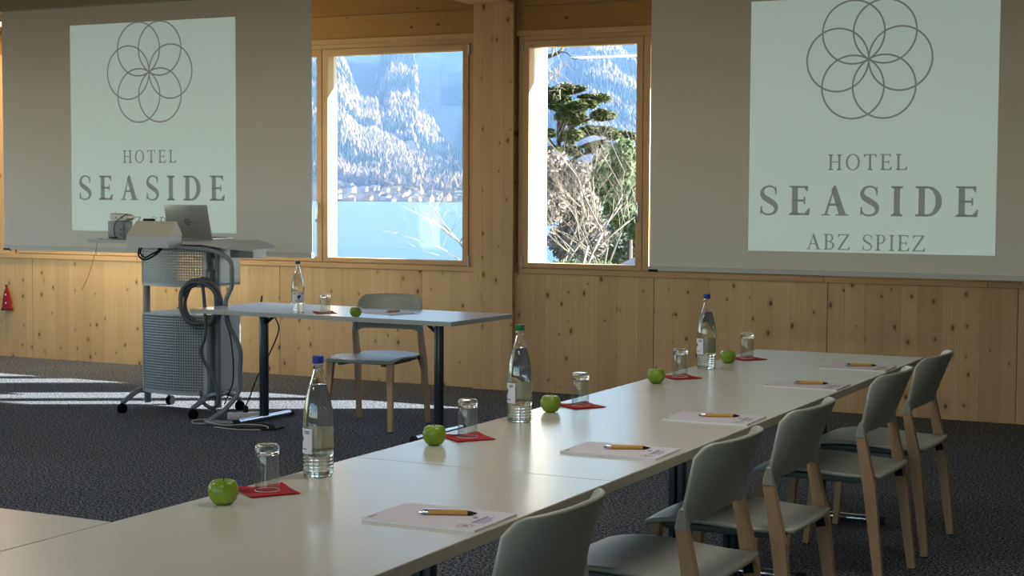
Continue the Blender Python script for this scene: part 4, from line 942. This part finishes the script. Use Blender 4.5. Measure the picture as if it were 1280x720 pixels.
ridge('mountain', [(-0.75, 0.03), (U1(440), E1(190)), (U1(462), E1(140)), (U1(470), E1(110)), (U1(478), E1(78)), (U1(490), E1(40)), (U1(520), E1(58)), (U1(524), E1(104)), (U1(540), E1(128)), (U1(556), E1(150)), (U1(590), E1(170)), (U1(640), E1(215))],
      3600, 1300, M_SPUR, 'pale frosty forested spur rising in the middle of the left window', amp=0.35, step=50, woods=(-0.67, -0.535, 9000, 0.3, 0.16))
SHORE = ridge('mountain', [(-1.1, 0.10), (-0.72, 0.115), (U1(413), 0.105), (U1(428), E1(72)), (U1(438), E1(100)), (U1(452), E1(132)), (U1(470), E1(135)), (U1(492), E1(155)), (U1(512), E1(172)), (U1(535), E1(190)), (U1(560), E1(196)), (U1(585), E1(188)), (U1(640), E1(200))],
      2900, 1050, M_NEAR, 'pale wooded slope descending to the lake village in the left window', amp=0.35, step=70, shore=1.35, woods=(-0.68, -0.535, 11000, 0.19, -0.10))
ridge('mountain', [(-0.56, 0.01), (U1(650), E1(150)), (U1(690), E1(100)), (U1(712), E1(66)), (U1(735), E1(45)), (U1(757), E1(58)), (U1(778), E1(84)), (U1(800), E1(105)), (U1(840), E1(150)), (-0.30, 0.03), (0.1, 0.05)],
      3700, 1200, M_NEAR, 'pinkish grey wooded mountain seen through the right window', amp=0.5, step=60, woods=(-0.50, -0.40, 8000, 0.35, 0.0))
# lake
m = newmat('lake_water'); t = NT(m); o_ = t.n('ShaderNodeOutputMaterial'); s_ = t.n('ShaderNodeBsdfPrincipled'); t.l(s_.outputs[0], o_.inputs[0])
s_.inputs['Base Color'].default_value = (0.045, 0.095, 0.17, 1); s_.inputs['Roughness'].default_value = 0.35; s_.inputs['IOR'].default_value = 1.33
tc_ = t.n('ShaderNodeTexCoord'); nz_ = t.n('ShaderNodeTexNoise'); nz_.inputs['Scale'].default_value = 0.5; nz_.inputs['Detail'].default_value = 4; t.l(tc_.outputs['Object'], nz_.inputs['Vector'])
bp_ = t.n('ShaderNodeBump'); bp_.inputs['Strength'].default_value = 0.6; bp_.inputs['Distance'].default_value = 0.4; t.l(nz_.outputs[0], bp_.inputs['Height']); t.l(bp_.outputs[0], s_.inputs['Normal'])
b = bm_(); box(b, -6500, 1500, 140, 6500, LZ-1.0, LZ); lk = obj('lake', b, m); tag(lk, 'turquoise lake lying between the house and the wooded mountains', 'lake')
# near ground falling to the lake
b = bm_(); g = []
for i in range(41):
    row = []
    for j in range(31):
        x = -160+260*i/40; y = 0.36+170*(j/30)**1.6
        z = -3.2-10.8*min(1, max(0, (y-95)/60)) if x > -40 and False else -3.2-11.5*min(1, max(0, (y-12)/90))
        kn = math.exp(-((x+30)/6)**2-((y-62)/16)**2)*8.0
        z += kn+noise.fractal(Vector((x*0.05, y*0.05, 1)), 1, 2, 4)*0.6*min(1, y/8)
        row.append(b.verts.new((x, y, z)))
    g.append(row)
for i in range(40):
    for j in range(30): b.faces.new((g[i][j], g[i+1][j], g[i+1][j+1], g[i][j+1]))
M_GR = terrain_mat('meadow', (0.09, 0.12, 0.04), (0.13, 0.12, 0.07), (0.06, 0.08, 0.03), 0.2)
gd = obj('ground', b, M_GR, None, smooth=True); gd['kind'] = 'structure'

# village houses along the far shore
HW = [pbr('house_wall_white', (0.36, 0.35, 0.33), 0.9), pbr('house_wall_ochre', (0.26, 0.22, 0.17), 0.9), pbr('house_wall_grey', (0.18, 0.18, 0.18), 0.9)]
HR = [pbr('roof_brown', (0.06, 0.045, 0.04), 0.9), pbr('roof_red', (0.11, 0.05, 0.04), 0.9), pbr('roof_slate', (0.07, 0.075, 0.09), 0.9)]
rh = random.Random(11)
def house(u, Y, w_, d_, h_, rfh, k, label):
    X = u*(Y+10.77); z = SHORE(u, Y)-1.0
    t = thing('house', label, 'house', (X, Y, z), rh.uniform(-0.5, 0.5), 'houses of the village on the far shore')
    b = bm_(); box(b, -w_/2, w_/2, -d_/2, d_/2, -2, h_); obj('walls', b, HW[k % 3], t)
    b = bm_(); e = 0.8
    V = [(-w_/2-e, -d_/2-e, h_), (w_/2+e, -d_/2-e, h_), (w_/2+e, d_/2+e, h_), (-w_/2-e, d_/2+e, h_), (-w_/2-e, 0, h_+rfh), (w_/2+e, 0, h_+rfh)]
    v = [b.verts.new(p) for p in V]
    for f in ((0, 1, 5, 4), (2, 3, 4, 5), (1, 2, 5), (3, 0, 4), (3, 2, 1, 0)): b.faces.new([v[i] for i in f])
    obj('roof', b, HR[k % 3], t)
    return t
for k in range(60):
    house(U1(rh.uniform(400, 600)), 1853+rh.uniform(0, 1)**1.3*210, rh.uniform(8, 15), rh.uniform(7, 10), rh.uniform(4, 7), rh.uniform(2, 4), rh.randrange(3), 'small gabled house of the hazy village on the far lake shore')
ch = thing('church', 'white church with a pointed steeple in the far shore village', 'church', (U1(527)*(1960+10.77), 1960, SHORE(U1(527), 1960)-1))
b = bm_(); box(b, -3.5, 3.5, -3.5, 3.5, 0, 14); obj('tower', b, HW[0], ch)
b = bm_(); box(b, 3.5, 18, -5, 5, 0, 8); obj('nave', b, HW[0], ch)
b = bm_(); v = [b.verts.new(p) for p in ((-4, -4, 14), (4, -4, 14), (4, 4, 14), (-4, 4, 14), (0, 0, 24))]
for f in ((0, 1, 4), (1, 2, 4), (2, 3, 4), (3, 0, 4), (3, 2, 1, 0)): b.faces.new([v[i] for i in f])
obj('steeple', b, HR[2], ch)

# trees
BARK = pbr('pale_bark', (0.23, 0.20, 0.17), 0.9, var=0.3, vscale=3); BARKD = pbr('dark_bark', (0.07, 0.055, 0.045), 0.9); TWIG = pbr('pale_twigs', (0.34, 0.29, 0.24), 0.9)
def leaf_mat(name, c1, c2):
    m = newmat(name); t = NT(m); o = t.n('ShaderNodeOutputMaterial'); s = t.n('ShaderNodeBsdfPrincipled')
    gi = t.n('ShaderNodeTexCoord'); nz = t.n('ShaderNodeTexNoise'); nz.inputs['Scale'].default_value = 2.5; nz.inputs['Detail'].default_value = 4; t.l(gi.outputs['Object'], nz.inputs['Vector'])
    t.l(t.mix(t.ramp(nz.outputs[0], [(0.35, 0.0), (0.65, 1.0)]), c1, c2), s.inputs['Base Color']); s.inputs['Roughness'].default_value = 0.8; s.inputs['Specular IOR Level'].default_value = 0.1
    t.l(s.outputs[0], o.inputs[0]); return m
NEEDLE = leaf_mat('cedar_needles', (0.09, 0.12, 0.05), (0.24, 0.27, 0.14)); SHRUB = leaf_mat('evergreen_leaves', (0.07, 0.11, 0.045), (0.19, 0.245, 0.12))
def bare_tree(label, loc, H, seed, spread=0.55, lean=(0, 0), depth=7, thick=0.011, barkm=BARK, group='bare trees outside the right window'):
    rr = random.Random(seed); t = thing('bare_tree', label, 'tree', loc, 0, group)
    bt, bw = bm_(), bm_()
    def grow(p, d, ln, r, lv):
        pts = [p]; dd = d.copy(); n = 3 if lv < 3 else 2
        for k in range(n):
            dd = (dd+Vector((rr.uniform(-1, 1), rr.uniform(-1, 1), rr.uniform(-0.5, 0.9)))*0.16).normalized(); pts.append(pts[-1]+dd*ln/n)
        r1 = r*0.66
        tube(bt if lv < 3 else bw, pts, [r, r1], 6 if lv < 2 else (4 if lv < 4 else 3))
        if lv >= depth: return
        for k in range(2 if lv < 1 else rr.choice((2, 3, 3))):
            q = pts[-1] if k == 0 or lv < 1 else pts[rr.randrange(1, len(pts))]
            a = rr.uniform(0, 2*PI); side = Vector((math.cos(a), math.sin(a), rr.uniform(-0.1, 0.5)))
            nd = (dd*(1-spread*0.6)+side*spread).normalized(); grow(q, nd, ln*rr.uniform(0.62, 0.82), r1*rr.uniform(0.6, 0.85), lv+1)
    grow(Vector((0, 0, 0)), Vector((lean[0], lean[1], 1)).normalized(), H*0.30, H*thick, 0)
    obj('trunk', bt, barkm, t, smooth=True); tw = obj('twigs', bw, TWIG, t, smooth=True, fix=False); return t
def leaves(b, c, rx, ry, rz, n, size, rr, flat=False):
    for _ in range(n):
        a = rr.uniform(0, 2*PI); e = rr.uniform(-1, 1); q = math.sqrt(1-e*e); k = rr.uniform(0.55, 1.0)
        p = Vector((c[0]+rx*k*q*math.cos(a), c[1]+ry*k*q*math.sin(a), c[2]+rz*k*e)); s = size*rr.uniform(0.6, 1.4)
        if flat: d1 = Vector((rr.uniform(-1, 1), rr.uniform(-1, 1), rr.uniform(-.25, .25))).normalized(); d2 = d1.cross(Vector((rr.uniform(-.4, .4), rr.uniform(-.4, .4), 1))).normalized()
        else: d1 = Vector((rr.uniform(-1, 1), rr.uniform(-1, 1), rr.uniform(-1, 1))).normalized(); d2 = d1.orthogonal().normalized()
        b.faces.new([b.verts.new(p+d1*s), b.verts.new(p+d2*s*0.5), b.verts.new(p-d1*s), b.verts.new(p-d2*s*0.5)])
def at(px, py, Y):
    """Point outside at distance Y from the window wall along the bearing of a spot in the view."""
    D = Y+10.77; return (U1(px)*D, Y, 1.5+E1(py)*D)
# cedar with flat layered boughs
def cedar(label, Y, seed):
    rr = random.Random(seed); base = at(700, 328, Y); D = Y+10.77; s = D/2016*1.12      # metres per pixel there
    gz = -4.5; t = thing('cedar_tree', label, 'tree', (base[0], Y, gz))
    b = bm_(); top = 1.5+E1(118)*D-gz
    tube(b, [(0, 0, 0), (0.2, 0, top*0.35), (-0.1, 0.1, top*0.7), (0, 0, top)], [0.22, 0.06], 10, True)
    fb_ = bm_()
    layers = [(688, 124, 18, 6), (708, 132, 26, 7), (732, 150, 28, 7), (718, 172, 26, 8), (752, 138, 20, 6), (700, 120, 26, 5), (722, 118, 30, 5), (745, 128, 26, 5), (690, 138, 24, 5), (730, 140, 34, 6), (705, 152, 30, 6), (755, 150, 26, 6), (735, 165, 34, 7), (765, 172, 22, 6), (690, 170, 20, 5), (745, 186, 30, 8), (712, 190, 24, 7), (770, 196, 20, 8)]
    for px, py, wpx, hpx in layers:
        c = at(px, py, Y); lx = c[0]-base[0]; ly = rr.uniform(-1.6, 1.6); lz = c[2]-gz
        tube(b, [(0, 0, lz-1.0), (lx*0.5, ly*0.5, lz-0.35), (lx, ly, lz-0.1)], [0.10, 0.03], 6, True)
        for q in range(5): leaves(fb_, (lx+rr.uniform(-.5, .5)*wpx*s, ly+rr.uniform(-.6, .6), lz+rr.uniform(-.5, .5)*hpx*s*0.6), wpx*s*0.42, wpx*s*0.4, hpx*s*0.85, 620, 0.13, rr, True)
    obj('trunk', b, BARKD, t, smooth=True); obj('foliage', fb_, NEEDLE, t, fix=False); return t
cedar('dark green cedar with flat layered boughs outside the right window', 54, 5)
def bush(label, Y, blobs, m, seed, size, n, name='evergreen_tree', gz=-3.5):
    rr = random.Random(seed); base = at(blobs[0][0], 300, Y); D = Y+10.77; s = D/2016*1.12
    t = thing(name, label, 'tree', (base[0], Y, gz)); b = bm_()
    for px, py, rpx, hpx in blobs:
        c = at(px, py, Y); leaves(b, (c[0]-base[0], rr.uniform(-1, 1), c[2]-gz), rpx*s, rpx*s*0.9, hpx*s, n, size, rr)
    obj('foliage', b, m, t, fix=False)
    b = bm_(); tube(b, [(0, 0, 0), (0.1, 0, (at(0, blobs[-1][1], Y)[2]-gz)*0.9)], [0.22, 0.08], 8); obj('trunk', b, BARKD, t, smooth=True); return t
bush('green evergreen tree at the right of the right window', 34, [(785, 235, 26, 34), (770, 260, 24, 26), (792, 200, 16, 22), (762, 225, 16, 22), (790, 280, 20, 18)], SHRUB, 3, 0.13, 1100)
THICK = leaf_mat('pale_twiggy_thicket', (0.11, 0.10, 0.092), (0.30, 0.265, 0.25)); THICK2 = leaf_mat('grey_green_thicket', (0.10, 0.12, 0.09), (0.25, 0.275, 0.22))
bush('pale twiggy thicket filling the left half of the right window', 48, [(700, 215, 24, 26), (690, 255, 26, 26), (715, 250, 24, 28), (735, 225, 20, 24), (700, 300, 28, 26), (728, 295, 26, 26)], THICK, 8, 0.10, 1500, 'bare_thicket', -6)
bush('grey green thicket behind the evergreen tree of the right window', 52, [(755, 235, 24, 30), (745, 275, 26, 28), (775, 205, 22, 22), (790, 250, 26, 30), (770, 300, 30, 26), (745, 312, 28, 22), (800, 300, 26, 26)], THICK2, 9, 0.12, 1300, 'thicket', -6)
bush('low green hedge under the bare trees outside the right window', 30, [(725, 325, 22, 4), (745, 326, 20, 3)], SHRUB, 4, 0.07, 500, 'hedge', -2.2)
for i, (px, py, Y, H, sd, lean, lb) in enumerate([(722, 400, 24, 8.2, 21, (0.05, 0), 'grey bare tree with a forked trunk in the middle of the right window'), (692, 400, 27, 7.0, 33, (-0.1, 0), 'pale bare tree at the left of the right window'), (752, 400, 30, 7.5, 45, (0.1, 0.1), 'pale bare tree standing before the evergreen tree'),
                                            (708, 400, 38, 8.5, 57, (0, 0), 'thin twiggy bare tree behind the forked one'), (770, 400, 40, 8.0, 63, (0, 0), 'fine twigged bare tree below the green tree')]):
    p = at(px, py, Y); bare_tree(lb, (p[0], Y, -3.6), H*1.0, sd, lean=lean)
p = at(612, 400, 44); bare_tree('slender bare tree at the lower right of the left window', (p[0], 44, -5.5), 10.5, 77, group='bare trees outside the left window', lean=(-0.03, 0), spread=0.7)
# a tree hidden behind the column sends one dark bough into the top of the right window
tb = thing('bare_tree', 'dark bough with bare twigs reaching into the top of the right window', 'tree', (at(640, 60, 15)[0], 15, -3.4))
D15 = lambda px, py, dy=0: Vector(at(px, py, 15+dy))-Vector((at(640, 60, 15)[0], 15, -3.4))
b = bm_(); tube(b, [(0, 0, 0), (0.05, 0, 3), (-0.05, 0, 6), (0, 0, 8.6)], [0.20, 0.09], 10, True); obj('trunk', b, BARKD, tb, smooth=True)
b = bm_(); tube(b, [D15(640, 110), D15(662, 88), D15(684, 78), D15(699, 73), D15(707, 62, 0.2), D15(716, 48, 0.3), D15(730, 30, 0.4)], [0.045, 0.016], 8, True)
tube(b, [D15(699, 73), D15(708, 74), D15(718, 82), D15(726, 80)], [0.014, 0.005], 5, True); tube(b, [D15(705, 66), D15(702, 52), D15(704, 40)], [0.012, 0.006], 5, True); obj('bough', b, BARKD, tb, smooth=True)
b = bm_(); rr = random.Random(5)
for k in range(26):
    a0_ = D15(rr.uniform(680, 700), rr.uniform(66, 120), rr.uniform(-.4, .8)); q = [a0_]
    for _ in range(4): q.append(q[-1]+Vector((rr.uniform(-.10, .14), rr.uniform(-.1, .1), rr.uniform(-.16, .13))))
    tube(b, q, [0.007, 0.002], 4)
obj('twigs', b, TWIG, tb)
# neighbouring roof at the lower right of the right window
Yr = 22; c0 = at(758, 330, Yr); c1 = at(800, 286, Yr)
nb = thing('neighbour_house', 'grey slate roof of a neighbouring house at the lower right of the window', 'house', (c0[0], Yr, -3.6))
b = bm_(); zb = 1.5+E1(333)*(Yr+10.77)+3.6; zr = 1.5+E1(268)*(Yr+10.77)+3.6
box(b, 0.4, 8.0, 0.3, 6.0, 0, zb); obj('walls', b, HW[2], nb)
b = bm_(); V = [(0.0, 0, zb), (8.6, 0, zb), (8.6, 6.4, zb), (0, 6.4, zb), (3.2, 3.2, zr+0.7), (8.6, 3.2, zr+0.7)]; v = [b.verts.new(p_) for p_ in V]
for f in ((0, 1, 5, 4), (2, 3, 4, 5), (1, 2, 5), (3, 0, 4), (3, 2, 1, 0)): b.faces.new([v[i] for i in f])
rf = obj('roof', b, pbr('slate_roof', (0.12, 0.13, 0.16), 0.6, var=0.15, vscale=4), nb)
b = bm_(); tube(b, [(1.2, -0.02, zb+0.25), (2.6, 0.55, zb+0.62), (4.2, 0.55, zb+0.62)], 0.035, 6); obj('snow_rail', b, BLACK, nb)

# haze over the lake
b = bm_(); box(b, -6800, 60, 320, 6800, LZ-0.5, 760)
hz = newmat('haze'); t = NT(hz); o_ = t.n('ShaderNodeOutputMaterial'); vsn = t.n('ShaderNodeVolumeScatter'); vsn.inputs['Color'].default_value = (0.24, 0.47, 0.95, 1); vsn.inputs['Density'].default_value = 0.00010; vsn.inputs['Anisotropy'].default_value = 0.0
t.l(vsn.outputs[0], o_.inputs['Volume'])
hzo = obj('haze', b, hz); tag(hzo, 'blue haze lying over the lake and the mountains', 'haze'); hzo['kind'] = 'stuff'
